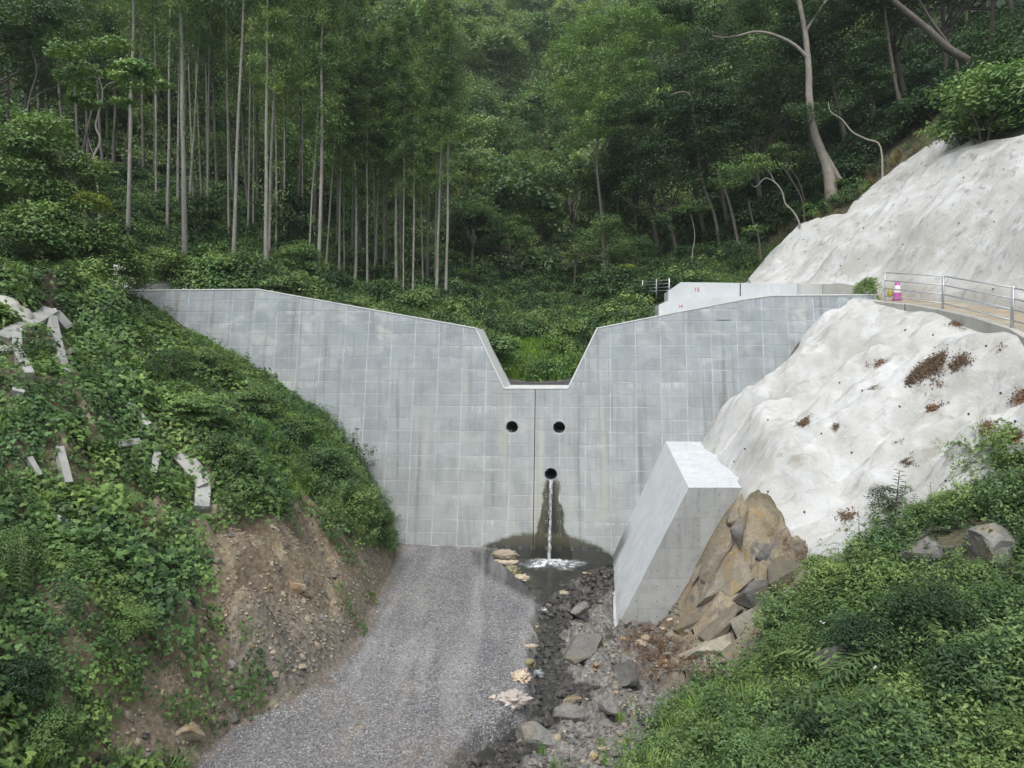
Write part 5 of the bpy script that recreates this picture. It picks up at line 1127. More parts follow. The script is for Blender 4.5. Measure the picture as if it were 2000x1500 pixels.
cover('hillside_understory', 9000, (-60, 70, 58, 110), lambda P, a, b: (a > -60) & (a < 2060) & (b > 120), BF, .4, 1.6, 3.2, 124, f=H_back)
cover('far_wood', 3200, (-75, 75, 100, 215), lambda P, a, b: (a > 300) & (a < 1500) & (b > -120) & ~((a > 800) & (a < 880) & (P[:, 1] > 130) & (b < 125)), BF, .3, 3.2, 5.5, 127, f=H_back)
cover('slope_top_weeds', 1500, (12, 30, 34, 48), lambda P, a, b: not_up(P) * sstep(-2.6, -.4, sdist(P[:, 0], P[:, 1], UPPER)) * .55, SPD + GW + GD, .6, .7, 1.2, 125, f=H_back)
cover('slope_top_dry_grass', 1800, (12, 30, 34, 48), lambda P, a, b: not_up(P) * sstep(-2.2, -.2, sdist(P[:, 0], P[:, 1], UPPER)) * .7, GD, .8, .5, .9, 126, f=H_back)
cover('wood_floor_bushes', 2600, (14, 42, 36, 62), lambda P, a, b: (a > 1350) & (b < 520) & (sdist(P[:, 0], P[:, 1], UPPER) < -2.0), BK, .4, 1.0, 2.0, 128, f=H_back)
# brown leaf litter in the folds of the mortar and on the wall top
def litter_src(seed):
    r = np.random.default_rng(seed); m = 26; P = r.normal(size=(m, 3)) * np.array([.07, .07, .008]) + np.array([0, 0, .012]); N = r.normal(size=(m, 3)) * .35 + np.array([0, 0, 1]); N /= np.linalg.norm(N, axis=1, keepdims=True)
    return src('dead_leaves', np_mesh('dead_leaves', *(lambda a: (a[0], a[1], M_LIT, a[2]))(leaves(P, N, .05, .022, r, r.random(m)))))
M_LIT = leaf_mat('dead_leaf', (.035, .02, .013), (.085, .052, .034), (.17, .12, .085), trans=0)
LT = [litter_src(i) for i in range(4)]
def lit_d(P, a, b):
    r = np.zeros(len(P))
    for p in LITTER_LOW: r = np.maximum(r, sstep(-2, 3, sdist(a, b, p)))
    return np.maximum(r * .8, .00012)
cover('leaf_litter', 90000, (6.5, 14.2, 13, 29), lambda P, a, b: lit_d(P, a, b) * (sdist(P[:, 0], P[:, 1], LOWER) > .1), LT, 1, .7, 1.4, 131, f=z_lower, lift=.01)
cover('slope_foot_litter', 2600, (2.5, 10, 14, 22), lambda P, a, b: np.clip(px_in([(1200, 1235), (1300, 1215), (1390, 1310), (1480, 1350), (1400, 1400), (1270, 1330)], P, 20) * .8 + px_in([(1500, 1040), (1600, 1080), (1700, 1092), (1650, 1140), (1570, 1115)], P, 8), 0, 1), LT, .9, .5, 1.2, 132, f=z_right, lift=.05)
def wall_top(x, y): return np.interp(y, [TFL[1], TBL[1]], [TFL[2], TBL[2]])
cover('wall_top_litter', 170, (TFL[0] + .5, 8.3, 20.9, 27.8), lambda P, a, b: (a > 1335) & (P[:, 0] > np.interp(P[:, 1], [20.8, 28], [5.5, 6.4])), LT, 1, .12, .3, 133, f=wall_top, lift=.004)

# ------------------------------------------------------------------ concrete lattice on the left bank
fc = hit(98, 640)
FR = empty('slope_frame', tuple(fc), 'pale diagonal concrete lattice beams mostly buried under vines on the left bank', 'frame')
def beam(pl, w, k):
    V = []; Fc = []
    dense = []
    for (x0, y0), (x1, y1) in zip(pl[:-1], pl[1:]):
        m = max(2, int(math.hypot(x1 - x0, y1 - y0) / 8))
        dense += [(x0 + (x1 - x0) * i / m, y0 + (y1 - y0) * i / m) for i in range(m)]
    dense.append(pl[-1]); c = np.array([hit(a, b, 8, 29.3) for a, b in dense])
    for q in range(3): c[1:-1] = (c[:-2] + c[1:-1] * 2 + c[2:]) / 4
    N = normals_at(c[:, 0], c[:, 1]).mean(0); N /= np.linalg.norm(N); T = c[-1] - c[0]; T -= T.dot(N) * N; T /= np.linalg.norm(T) + 1e-9; Bn = np.cross(N, T)
    for p in c:
        hw = w / F * p[1] / 2 * 1.05
        for s, h in ((-1, -.25), (-.93, .19), (.93, .19), (1, -.25)): V.append(p + Bn * s * hw + N * h)
    n = len(c)
    for i in range(n - 1):
        for k2 in range(4): a = i * 4 + k2; b = i * 4 + (k2 + 1) % 4; Fc.append((a, b, b + 4, a + 4))
    Fc += [(3, 2, 1, 0), (4 * n - 4, 4 * n - 3, 4 * n - 2, 4 * n - 1)]
    o = link('lattice_beam', fix_normals(py_mesh('lattice_beam', V, Fc, M_FRAME)), FR); o.matrix_parent_inverse = Matrix.Translation(-Vector(FR.location)); return N
for k, (pl, w) in enumerate(BEAMS): Nn = beam(pl, w, k)
ap = Vector(hit(102, 613)); nn = Vector(normals_at(np.array([ap.x]), np.array([ap.y]))[0]); q = nn.to_track_quat('Z', 'Y').to_matrix().to_4x4()
pm = box_mesh('anchor_plate', (0, 0, 0), (.15, .15, .03), M_WHITE); pm.transform(Matrix.Translation(ap + nn * .21) @ q); o = link('anchor_plate', pm, FR); o.matrix_parent_inverse = Matrix.Translation(-Vector(FR.location))
V, Q = tube_arrays([tuple(ap + nn * .22), tuple(ap + nn * .3)], [.045, .04], 10); nm = np_mesh('anchor_nut', V, Q, M_DINK); o = link('anchor_nut', nm, FR); o.matrix_parent_inverse = Matrix.Translation(-Vector(FR.location))
# old mortar patches left of the dam
def mortar_patch(name, poly, off, label):
    P = np.array([hit(a, b, 15, 45) for a, b in poly]); c = P.mean(0); rim = P; V = [tuple(c + np.array([0, -.1, .25]))]; n = len(rim)
    for t, h in ((.6, .2), (1.0, -.0), (1.15, -.6)):
        for p in rim: V.append(tuple(c + (p - c) * t + np.array([0, 0, h])))
    Fc = [(0, 1 + i, 1 + (i + 1) % n) for i in range(n)]
    for k in range(2): Fc += [(1 + k * n + i, 1 + (k + 1) * n + i, 1 + (k + 1) * n + (i + 1) % n, 1 + k * n + (i + 1) % n) for i in range(n)]
    o = link(name, py_mesh(name, V, Fc, M_SHOT, smooth=True)); md = o.modifiers.new('s', 'SUBSURF'); md.levels = md.render_levels = 2; tag(o, label, 'concrete'); return o
MORTAR_LUMPS = True
# ------------------------------------------------------------------ guard rails, cone, bags, weep pipes
def cyl(name, a, b, r, mat, n=10, r2=None):
    a, b = Vector(a), Vector(b); V, Q = tube_arrays([a, b], [r, r2 if r2 is not None else r], n); V = [tuple(v) for v in V] + [tuple(a), tuple(b)]; F_ = [tuple(q) for q in Q] + [(len(V) - 2, (k + 1) % n, k) for k in range(n)] + [(len(V) - 1, n + k, n + (k + 1) % n) for k in range(n)]
    me = py_mesh(name, V, F_, mat); me.polygons.foreach_set('use_smooth', [len(p.vertices) == 4 for p in me.polygons]); return me
fpos = [tuple(at(1725, 590, 27.4)), tuple(at(1838, 605, 24.0)), tuple(at(1973, 641, 20.0)), (13.45, 16.3, .0), (13.2, 12.8, -1.1)]
ftop = [60, 62, 79]
GRL = empty('guard_rail', fpos[1], 'galvanised four bar guard rail along the kerb of the access road', 'railing')
def rchild(name, me, p): o = link(name, me, p); o.matrix_parent_inverse = Matrix.Translation(-Vector(p.location)); return o
inset = np.array([.07, .03, 0])
FP = [np.array(p) + inset for p in fpos]; HT = 1.13
for k, p in enumerate(FP):
    dbl = [0] if k == 0 else [-.045, .045]
    for d in dbl: rchild('post', cyl('post', p + np.array([d * .3, d, -.02]), p + np.array([d * .3, d, HT + .04]), .03, M_GALV), GRL)
    rchild('base_plate', box_mesh('base_plate', tuple(p + np.array([0, 0, .012])), (.14, .16, .02), M_GALV), GRL)
for k in range(len(FP) - 1):
    a, b = FP[k], FP[k + 1]; d = (b - a) / np.linalg.norm(b - a)
    for j in range(4):
        z = np.array([0, 0, .22 + j * .30]); rchild('rail', cyl('rail', a + z + d * .03 * (k > 0), b + z - d * .03, .021, M_GALV), GRL)
bp = [at(1307, 572, 35.0), at(1282, 573, 36.8), at(1255, 574, 38.5)]
BRL = empty('guard_rail', tuple(bp[0]), 'thin grey railing behind the corner of the pale abutment wall', 'railing')
for p in bp: rchild('post', cyl('post', p + np.array([0, 0, -.3]), p + np.array([0, 0, .72]), .03, M_GALV), BRL)
for a, b in zip(bp[:-1], bp[1:]):
    for j in range(4): z = np.array([0, 0, .12 + j * .17]); rchild('rail', cyl('rail', a + z, b + z, .015, M_GALV), BRL)
cp_ = at(1752, 587, 28.2); cp_[2] = float(road_z(cp_[0], cp_[1])) + .01
CN = empty('traffic_cone', tuple(cp_), 'pink traffic cone with a white band standing behind the guard rail', 'traffic cone')
def lathe(name, prof, mat, base, n=20):
    V = []; Fc = []
    for r, z in prof:
        for k in range(n): th = 2 * math.pi * k / n; V.append((base[0] + r * math.cos(th), base[1] + r * math.sin(th), base[2] + z))
    for i in range(len(prof) - 1):
        for k in range(n): Fc.append((i * n + k, i * n + (k + 1) % n, (i + 1) * n + (k + 1) % n, (i + 1) * n + k))
    return py_mesh(name, V, Fc, mat, smooth=True)
rchild('cone_body', lathe('cone_body', [(.165, .03), (.16, .06), (.145, .22), (.075, .72), (.06, .74), (0, .74)], M_PINK, cp_), CN)
rchild('reflective_band', lathe('reflective_band', [(.136, .30), (.139, .31), (.098, .58), (.094, .585)], M_WHITE, cp_), CN)
rchild('cone_base', box_mesh('cone_base', tuple(cp_ + np.array([0, 0, .02])), (.3, .3, .04), M_PINK), CN)
def lump(name, c, s, mat, seed, label, cat, rz=0.0, wr=.25, freq=2.6, tail=0.0):
    bm = bmesh.new(); bmesh.ops.create_icosphere(bm, subdivisions=4, radius=1)
    for v in bm.verts:
        p = v.co.copy(); n = abs(mnoise.noise(Vector((p.x * freq + seed, p.y * freq, p.z * freq * 1.6)))) + .5 * abs(mnoise.noise(Vector((p.x * freq * 2.6, p.y * freq * 2.6 + seed, p.z * freq * 3))))
        v.co = p * (1 + wr * (n * 2 - .75)); v.co.x *= 1 + .15 * abs(p.x); v.co.z = max(v.co.z, -.55)
        if tail: v.co.y -= tail * max(0, -p.z) * .5
    me = bpy.data.meshes.new(name); bm.to_mesh(me); bm.free(); me.materials.append(mat); me.polygons.foreach_set('use_smooth', [True] * len(me.polygons))
    o = link(name, me); o.location = c; o.scale = s; o.rotation_euler = (0, 0, rz); return tag(o, label, cat)
p_ = hit(-5, 612, 12, 40) + np.array([-.2, .1, -.25]); lump('mortar_patch', tuple(p_), (.95, .9, .75), M_KERB, 2, 'bare sprayed mortar patch at the left edge above the vines', 'concrete', wr=.12, freq=1.2)
p_ = at(302, 566, 33.2); lump('mortar_patch', tuple(p_), (1.15, .8, .42), M_SHOT, 6, 'low pale mortar hump behind the left end of the dam', 'concrete', wr=.12, freq=1.2)
yp = cp_ + np.array([-.22, .12, .3]); lump('plastic_bag', tuple(yp), (.08, .08, .22), M_YELLOW, 3, 'yellow plastic bag slumped behind the pink cone', 'bag')
M_SACKP = stone_mat('pale_sack', (.46, .37, .29), (.6, .52, .42), (.42, .38, .22)); M_SACKO = stone_mat('olive_sack', (.24, .22, .11), (.42, .38, .24), (.12, .11, .05)); M_SACKW = stone_mat('white_sack', (.52, .43, .37), (.7, .66, .62), (.8, .8, .8))
gz = TRACK
s1 = at(986, 1090, 26.0); s1[2] = -7.28
lump('sandbag', tuple(s1), (.42, .27, .19), M_SACKP, 5, 'swollen pale sandbag on top of the stack at the gravel corner by the pool', 'sandbag', rz=-.15, wr=.18, freq=2.0)
s2 = s1 + np.array([.05, -.05, -.24]); lump('sandbag', tuple(s2), (.4, .25, .16), M_SACKP, 8, 'flattened pale sandbag directly beneath the topmost one by the pool', 'sandbag', rz=-.1, wr=.12)
s3 = at(1000, 1112, 25.2); s3[2] = -7.68; lump('sandbag', tuple(s3), (.26, .42, .22), M_SACKO, 11, 'ragged olive sandbag hanging down the gravel edge towards the pool', 'sandbag', rz=.35, wr=.35, freq=3.4)
s4 = at_z(1018, 1128, -7.58); lump('sandbag', tuple(s4), (.24, .2, .09), M_SACKP, 14, 'torn tail of a sandbag at the tip of the gravel by the pool', 'sandbag', rz=-.5, wr=.4)
s5 = at_z(1000, 1368, -7.42); lump('torn_sandbag', tuple(s5), (.34, .24, .2), M_SACKW, 17, 'large torn white sandbag spilling over the gravel edge, lowest of the torn ones', 'sandbag', rz=.1, wr=.38, freq=2.8)
s6 = at_z(977, 1365, -7.44); lump('torn_sandbag', tuple(s6), (.2, .08, .06), M_SACKP, 19, 'pinkish strip of sacking left of the large torn white sandbag', 'sandbag', rz=-.35, wr=.4)
s7 = at_z(1018, 1326, -7.46); lump('torn_sandbag', tuple(s7), (.18, .3, .17), M_SACKP, 23, 'creased pinkish torn sandbag just above the large white one', 'sandbag', rz=.15, wr=.5, freq=3.2)
s8 = at_z(1034, 1297, -7.48); lump('torn_sandbag', tuple(s8), (.11, .18, .1), M_SACKO, 29, 'small tan torn sandbag on the gravel edge beside the little rapid', 'sandbag', rz=-.3, wr=.4)
s9 = at_z(1035, 1263, -7.46); lump('torn_sandbag', tuple(s9), (.17, .1, .06), M_SACKP, 31, 'thin scrap of torn sandbag, farthest of the torn ones up the gravel edge', 'sandbag', rz=.3, wr=.4)
# drainage pipes poking out of the mortar
def weep(px, py, parent, zf, y0, y1):
    d = ray(px, py); Y = np.linspace(y0, y1, 700); P = d[None] * (Y / d[1])[:, None]; b = np.nonzero(P[:, 2] < zf(P[:, 0], P[:, 1]))[0]
    if not len(b): return
    p = P[b[0]]; n = normals_at(np.array([p[0]]), np.array([p[1]]), zf)[0] + np.array([-.4, -.8, 0]); n /= np.linalg.norm(n)
    link('weep_pipe', cyl('weep_pipe', p - n * .1, p + n * .04, .026, M_BLACK, 10), parent)
for a, b in [(1640, 748), (1768, 645), (1822, 655), (1926, 676), (1684, 763), (1757, 794), (1892, 809), (1500, 821), (1604, 847), (1664, 884), (1848, 940), (1500, 960), (1435, 902), (1571, 1000), (1654, 1036), (1955, 768), (1456, 877), (1983, 823)]: weep(a, b, LOW, z_lower, 13, 30)
for a, b in [(1569, 468), (1504, 518), (1642, 519), (1678, 506), (1686, 445), (1739, 434), (1764, 478), (1882, 347), (1942, 434), (1873, 436), (1940, 565), (1960, 331), (1876, 283)]: weep(a, b, UPP, z_upper, 19, 44)

# ------------------------------------------------------------------ trees
rng = random.Random(11)
CT = [cedar_trunk(i, 20.0, .16) for i in range(4)]; CC = [cedar(i, 20.0, [.48, .56, .42, .6][i], L_CEDAR) for i in range(4)]
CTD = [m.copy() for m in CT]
for m in CTD: m.materials[0] = B_SHADED
ced = [ # base px, base py, upper px, upper py, depth, thickness, label
 (250, 477, 256, 170, 34, 1.0, 'greyish cedar trunk standing alone right of the crooked pale tree'), (306, 445, 304, 200, 40, .75, 'thin dim cedar second to the right of the crooked pale tree'), (327, 445, 331, 190, 38, .9, 'smooth pale cedar left of the thickest front cedar'), (348, 430, 352, 200, 41, .8, 'thin cedar pressed close behind the thickest front cedar'),
 (361, 494, 352, 50, 34.5, 1.35, 'thickest front cedar on the left, its tall pale trunk rooted in the shrubs'), (370, 400, 385, 160, 44, .95, 'slanting pale cedar just right of the thickest front cedar'), (378, 395, 371, 160, 44.5, .7, 'cedar crossing behind the slanting one right of the thickest'), (395, 390, 386, 180, 45, .75, 'faint cedar with a curved foot between two pale ones'), (404, 390, 408, 165, 43, .8, 'slim upright cedar right of the curved foot cedar'),
 (447, 430, 445, 200, 42, .75, 'dull brown cedar standing between the slim one and the leaning pale one'), (455, 500, 473, 120, 35.5, .95, 'pale cedar leaning right with spotted bark'), (484, 445, 488, 200, 42, .65, 'left of a close pair of thin cedars'), (494, 440, 496, 220, 43, .6, 'right of a close pair of thin cedars'), (519, 517, 524, 30, 36, 1.1, 'tall bright cedar, second thickest, that splits in two stems high up'), (522, 330, 541, 30, 36.6, .75, 'second stem beside the tall bright cedar, leaning away at the top'),
 (538, 480, 537, 130, 39, .7, 'thin cedar just right of the tall bright forked one'), (555, 420, 556, 130, 43, .7, 'thin far cedar with bent side twigs, right of the forked one'), (590, 440, 592, 180, 42, .6, 'dim thin cedar in the middle gap of the stand'), (600, 556, 617, 290, 37.5, .55, 'thin sapling cedar leaning right against its pale neighbour'), (618, 570, 628, 130, 37, 1.1, 'stout pale cedar rising just behind the sloping crest of the dam'), (635, 525, 661, 180, 40, .6, 'thin cedar strongly leaning right beside the stout pale one'),
 (661, 525, 669, 180, 40, .7, 'left stem of the straight pair right of the leaning cedar'), (672, 525, 672, 200, 41, .55, 'right stem of the straight pair right of the leaning cedar'), (692, 535, 692, 200, 40, .95, 'straight brownish cedar in the middle of the stand'), (717, 548, 718, 260, 40, .75, 'clean pale cedar right of the straight brownish one'), (730, 540, 739, 360, 42, .55, 'left stem of a narrow leaning couple'), (735, 540, 738, 360, 43, .55, 'right stem of a narrow leaning couple'), (749, 545, 748, 400, 43, .6, 'short dull cedar right of the narrow couple'),
 (774, 530, 773, 225, 41, 1.05, 'broad brown cedar, stoutest in the right half of the stand'), (787, 570, 789, 310, 40, .5, 'very thin pale cedar between the broad brown one and its pale neighbour'), (806, 545, 808, 190, 40.5, .75, 'bright straight cedar right of the broad brown one'), (826, 548, 820, 290, 42, .55, 'thin grey cedar right of the bright straight one'), (849, 530, 852, 370, 44, .6, 'dim cedar half hidden behind the pair at the right edge'), (852, 577, 862, 190, 41, .95, 'left of the two tall cedars that end the stand on the right'), (871, 582, 874, 200, 41, .9, 'right of the two tall cedars that end the stand, outermost on the right')]
def place_tree(name, base, h_scale, r_scale, lean, trunk, crown, label, cat, group, rz=0, zs=None):
    t = empty(name, tuple(base), label, cat, group); t.rotation_euler = lean
    a = link('trunk', trunk, t); a.scale = (r_scale, r_scale, h_scale); a.rotation_euler = (0, 0, rz)
    b = link('crown', crown, t); cs = zs or 1.0; b.scale = (cs, cs, h_scale); b.rotation_euler = (0, 0, rz + 1); return t
for k, (bx, by, tx, ty, Y, th, lab) in enumerate(ced):
    b = at(bx, by, Y); t = at(tx, ty, Y); b[2] = min(b[2], float(H_back(b[0], b[1])) + .3); dxz = (t[0] - b[0]) / (t[2] - b[2])
    top = {True: 20.0, False: 20.0}[True]
    if bx > 640: top = at(bx, [95, 130, 150, 110, 60, 118, 40][k % 7], Y)[2] - b[2]
    elif bx > 500: top = 17.5 + (k % 3)
    else: top = 19 + (k % 4)
    place_tree('cedar_tree', b, top / 20, .6 * th, (0, math.atan(dxz), 0), CT[k % 4], CC[(k * 3 + 1) % 4], lab, 'tree', 'cedars behind the left wing', rz=k * 1.7, zs=.62 + .33 * th)
for k in range(34):   # trunks deeper in the stand, shade painted into their bark
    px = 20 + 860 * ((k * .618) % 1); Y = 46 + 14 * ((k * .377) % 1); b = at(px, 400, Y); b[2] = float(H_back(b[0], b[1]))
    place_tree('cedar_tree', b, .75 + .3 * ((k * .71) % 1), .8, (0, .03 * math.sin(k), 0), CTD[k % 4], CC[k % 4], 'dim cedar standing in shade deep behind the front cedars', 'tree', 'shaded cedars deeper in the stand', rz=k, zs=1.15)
# broadleaved trees
BT = [broad_tree(100 + i, 10, 4.2, 3.4, 34, 1.25, 210, .20, .10, L_DARK if i % 2 else L_BROAD, B_BROAD, .17) for i in range(4)]
BTL = [broad_tree(120 + i, 10, 4.0, 3.6, 34, 1.2, 200, .20, .095, L_WEED, B_BROAD, .16) for i in range(2)]
FT = []
for i in range(6):
    r = np.random.default_rng(200 + i); C = crown_centres(r, 2.7, 2.5, 24, low=-.1) + np.array([0, 0, 4.3]); V, Q, T = cloud(r, C, 1.15 * (.7 + .6 * r.random(len(C))), 95, .38, .22, flat=.7)
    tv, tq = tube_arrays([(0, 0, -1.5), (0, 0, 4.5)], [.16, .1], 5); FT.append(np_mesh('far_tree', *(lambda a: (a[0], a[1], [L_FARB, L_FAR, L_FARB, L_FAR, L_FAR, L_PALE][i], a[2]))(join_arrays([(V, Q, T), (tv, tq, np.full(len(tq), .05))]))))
# far slopes
placed = []; tries = 0; rg = np.random.default_rng(77)
while len(placed) < 285 and tries < 60000:
    tries += 1; Y = 58 + 125 * rg.random() ** 1.25; px = rg.uniform(-120, 2120); x = (px - 1000) / F * Y
    if Y > 90 and not (380 < px < 1450): continue
    sp = 3.3 + Y * .022
    if Y > 95 and 790 < px < 890 and Y > 125: continue
    if any((x - a) ** 2 + (Y - b) ** 2 < sp * sp for a, b in placed): continue
    placed.append((x, Y))
for k, (x, Y) in enumerate(placed):
    kind = k % 6; o = link('far_tree', FT[kind]); s = (.75 + .5 * ((k * .413) % 1)) * (1.0 if Y < 90 else 1.25)
    o.location = (x, Y, float(H_back(x, Y)) - .3); o.scale = (s, s, s * (.85 + .4 * ((k * .77) % 1))); o.rotation_euler = (0, 0, k * 2.4)
    tag(o, ['mid green round topped tree on the far valley slope', 'fresh green round topped tree on the far valley slope', 'dark green dense tree on the far valley slope', 'fresh green round topped tree on the far valley slope', 'mid green round topped tree on the far valley slope', 'pale green airy tree on the far valley slope'][kind], 'tree', ['mid green trees on the far slopes', 'fresh green trees on the far slopes', 'dark green trees on the far slopes', 'fresh green trees on the far slopes', 'mid green trees on the far slopes', 'pale green trees on the far slopes'][kind])
# right-hand forest: bases on the slope, dark underneath
rf_trees = [(1135, 455, 62, .9, 0), (1190, 400, 66, 1.0, 4), (1240, 470, 58, .95, 1), (1290, 480, 55, 1.0, 0), (1330, 500, 50, .85, 2), (1380, 480, 52, 1.1, 3), (1430, 470, 50, 1.0, 1), (1490, 430, 50, 1.05, 2), (1540, 400, 53, 1.15, 0), (1600, 350, 50, 1.0, 3), (1660, 330, 50, 1.1, 1), (1720, 300, 50, 1.1, 2), (1780, 240, 49, 1.1, 0), (1850, 180, 47, 1.0, 3), (1930, 130, 45, 1.0, 1), (2010, 90, 43, 1.0, 2), (2080, 40, 42, 1.0, 0),
            (1230, 330, 72, 1.2, 4), (1330, 350, 68, 1.2, 2), (1430, 300, 66, 1.2, 3), (1530, 260, 66, 1.2, 0), (1630, 200, 64, 1.2, 1), (1750, 130, 62, 1.2, 2), (1870, 60, 60, 1.2, 3), (1990, 0, 58, 1.2, 1), (1180, 270, 82, 1.3, 5), (1280, 230, 84, 1.3, 0), (1400, 180, 82, 1.3, 2), (1560, 120, 80, 1.3, 3)]
RW = ['at the left foot of the right wood, nearest the valley floor', 'standing above and behind the left foot of the right wood', 'left of the railing, just inside the right wood', 'above the railing behind the abutment wall', 'above the left corner of the abutment wall', 'above the red number fifteen, deep in shade', 'above the middle of the abutment wall', 'left of the crooked pale sapling', 'behind the crooked pale sapling', 'just left of the big leaning trunk', 'just right of the big leaning trunk', 'behind the bare pale branch', 'behind the slim dark trunk with leafy boughs', 'at the foot of the thick slanting trunk', 'right of the thick slanting trunk', 'above the fresh green bush in the upper right corner', 'outermost on the right edge of the wood']
for k, (px, py, Y, s, v) in enumerate(rf_trees):
    b = at(px, py, Y); b[2] = float(H_back(b[0], b[1])) - .2; tr, cr = (BT + BTL)[v]
    place_tree('broadleaf_tree', b, s, s, (0, -.16 + .1 * math.sin(k), 0), tr, cr, 'dark evergreen tree ' + RW[k] if k < 17 else 'dark broadleaf tree rising behind the shady wood on the right', 'tree', 'front trees of the right wood' if k < 17 else 'rear trees of the right wood', rz=k * 2.1, zs=s)
VG = ['on the valley floor straight above the notch', 'behind the end of the cedar stand', 'up the valley above the notch, left of centre', 'at the right foot of the cedar stand', 'on the valley floor right above the notch', 'below the left foot of the right wood', 'small and pale, above the left corner of the notch', 'half hidden by the last cedars', 'higher up the gully behind the notch', 'highest in the gully between the two woods', 'above the right end of the cedar stand', 'low and dark beside the abutment wall railing']
for k, (px, py, Y, s, v) in enumerate([(1060, 545, 62, .6, 4), (960, 470, 60, .7, 5), (1020, 440, 66, .9, 4), (920, 520, 55, .6, 0), (1120, 560, 54, .5, 1), (1180, 545, 52, .55, 4), (1000, 530, 57, .55, 5), (890, 470, 60, .8, 5), (980, 380, 74, 1.0, 4), (1060, 360, 80, 1.0, 0), (900, 360, 76, 1.0, 5), (1230, 560, 46, .45, 2)]):
    b = at(px, py, Y); b[2] = float(H_back(b[0], b[1])) - .2; tr, cr = (BT + BTL)[v]
    place_tree('broadleaf_tree', b, s, s, (0, .05 * math.sin(k * 3), 0), tr, cr, 'bushy tree ' + VG[k], 'tree', 'bushy trees in the valley gap', rz=k * 1.1, zs=s)
for k, (px, py, Y, s, v) in enumerate([(-60, 330, 42, 1.05, 0), (60, 330, 46, 1.1, 1), (-100, 250, 36, 1.1, 2), (140, 200, 60, 1.2, 3), (330, 150, 66, 1.3, 0), (20, 150, 60, 1.3, 2), (450, 250, 64, 1.2, 3), (560, 250, 66, 1.2, 5), (680, 300, 66, 1.1, 4), (240, 260, 58, 1.1, 1)]):
    b = at(px, py, Y); b[2] = float(H_back(b[0], b[1])) - .2; tr, cr = (BT + BTL)[v]
    place_tree('broadleaf_tree', b, s, s, (0, .08, 0), tr, cr, 'shadowy broadleaf tree above and behind the cedar stand on the left', 'tree', 'broadleaf trees behind the cedars', rz=k * 1.9, zs=s)
# hand-placed trees: trunk lines and leaf clumps where the photograph has them
def hero(name, lines, clumps, Y, label, barkm, leafm, L=.16, W_=.075, n=150, flat=.5, dz=None, cat='tree'):
    base = at(lines[0][0][0][0], lines[0][0][0][1], Y); g_ = float(H(base[0], base[1])); t = empty(name, tuple(base), label, cat); r = np.random.default_rng(abs(hash(len(label) * 31 + int(Y * 10))) % 9999)
    tr = []
    for pl, ws, *yy in lines:
        yo = yy[0] if yy else [0] * len(pl); tr.append(([at(a, b, Y + q) for (a, b), q in zip(pl, yo)], [w * .6 / F * Y for w in ws]))
    p0 = np.array(tr[0][0][0]); tr[0][0].insert(0, p0 + np.array([.15, 0, min(-.5, g_ - p0[2] - .3)])); tr[0][1].insert(0, tr[0][1][0] * 1.25)
    me = tubes_mesh('trunk', tr, barkm, n=9); o = link('trunk', me, t); o.matrix_parent_inverse = Matrix.Translation(-Vector(t.location))
    if clumps:
        C = [at(a, b, Y + dy) for a, b, rr, dy in clumps]; R = [rr / F * Y for a, b, rr, dy in clumps]; C2, R2 = [], []
        for c, rr in zip(C, R):
            m = max(1, int((rr / .75) ** 2 * 2.2)) if rr > .9 else 1
            if m == 1: C2.append(c); R2.append(rr)
            else:
                for q in range(m): d = rand_dirs(r, 1)[0]; C2.append(c + d * rr * np.array([.75, .75, .6]) * r.random() ** .4); R2.append(.5 + .35 * r.random())
        V, Q, T = cloud(r, C2, R2, n, L, W_, flat=flat); o = link('crown', np_mesh('crown', V, Q, leafm, T), t); o.matrix_parent_inverse = Matrix.Translation(-Vector(t.location))
    return t
hero('broadleaf_tree', [([(1622, 362), (1612, 318), (1592, 262), (1581, 200), (1579, 130), (1572, 60), (1560, 0), (1545, -70)], [19, 14, 12, 11, 9.5, 8, 7, 5]), ([(1640, 352), (1622, 320), (1604, 285)], [9, 8, 5]), ([(1579, 115), (1552, 88), (1512, 68), (1475, 62), (1440, 70), (1400, 72), (1360, 52)], [6, 5, 4, 3.5, 3, 2.5, 2]), ([(1574, 60), (1600, 20), (1640, -40)], [5, 4, 3])],
     [(1560, 20, 90, 1), (1650, -20, 90, 1), (1470, 10, 70, 1), (1390, 60, 60, 0), (1560, 215, 34, -.8), (1620, 212, 34, -.8), (1500, -60, 110, 2), (1330, 20, 70, 1), (1590, 235, 24, -.6)], 41.5, 'big grey trunked tree leaning over the top of the upper mortar slope', bark_mat('scaly_bark', (.19, .17, .14), (.36, .33, .29)), L_BROAD, n=170)
hero('broadleaf_tree', [([(1898, 128), (1852, 95), (1800, 48), (1748, 5), (1690, -50)], [13, 12, 10.5, 9, 8])], [(1700, -20, 90, 1), (1780, -60, 80, 1), (1640, 40, 40, 1)], 42, 'thick trunk slanting left across the dark upper right corner', B_BROAD, L_DARK)
hero('broadleaf_tree', [([(1866, 112), (1822, 45), (1795, 0), (1770, -60)], [4.5, 4, 3.5, 3])], [(1800, -50, 60, 0)], 43, 'thin trunk crossing above the thick slanting one', B_BROAD, L_DARK)
hero('broadleaf_tree', [([(1765, 238), (1750, 170), (1737, 90), (1728, 20), (1726, -60)], [6, 5.5, 5, 4, 3]), ([(1790, 260), (1750, 170)], [3, 3])], [(1730, 0, 60, 0), (1680, 100, 60, -1), (1700, 165, 60, -1), (1640, 150, 46, -.5), (1690, 225, 28, -1)], 43, 'slim dark trunk with leafy boughs right of the big leaning tree', B_BROAD, L_DARK)
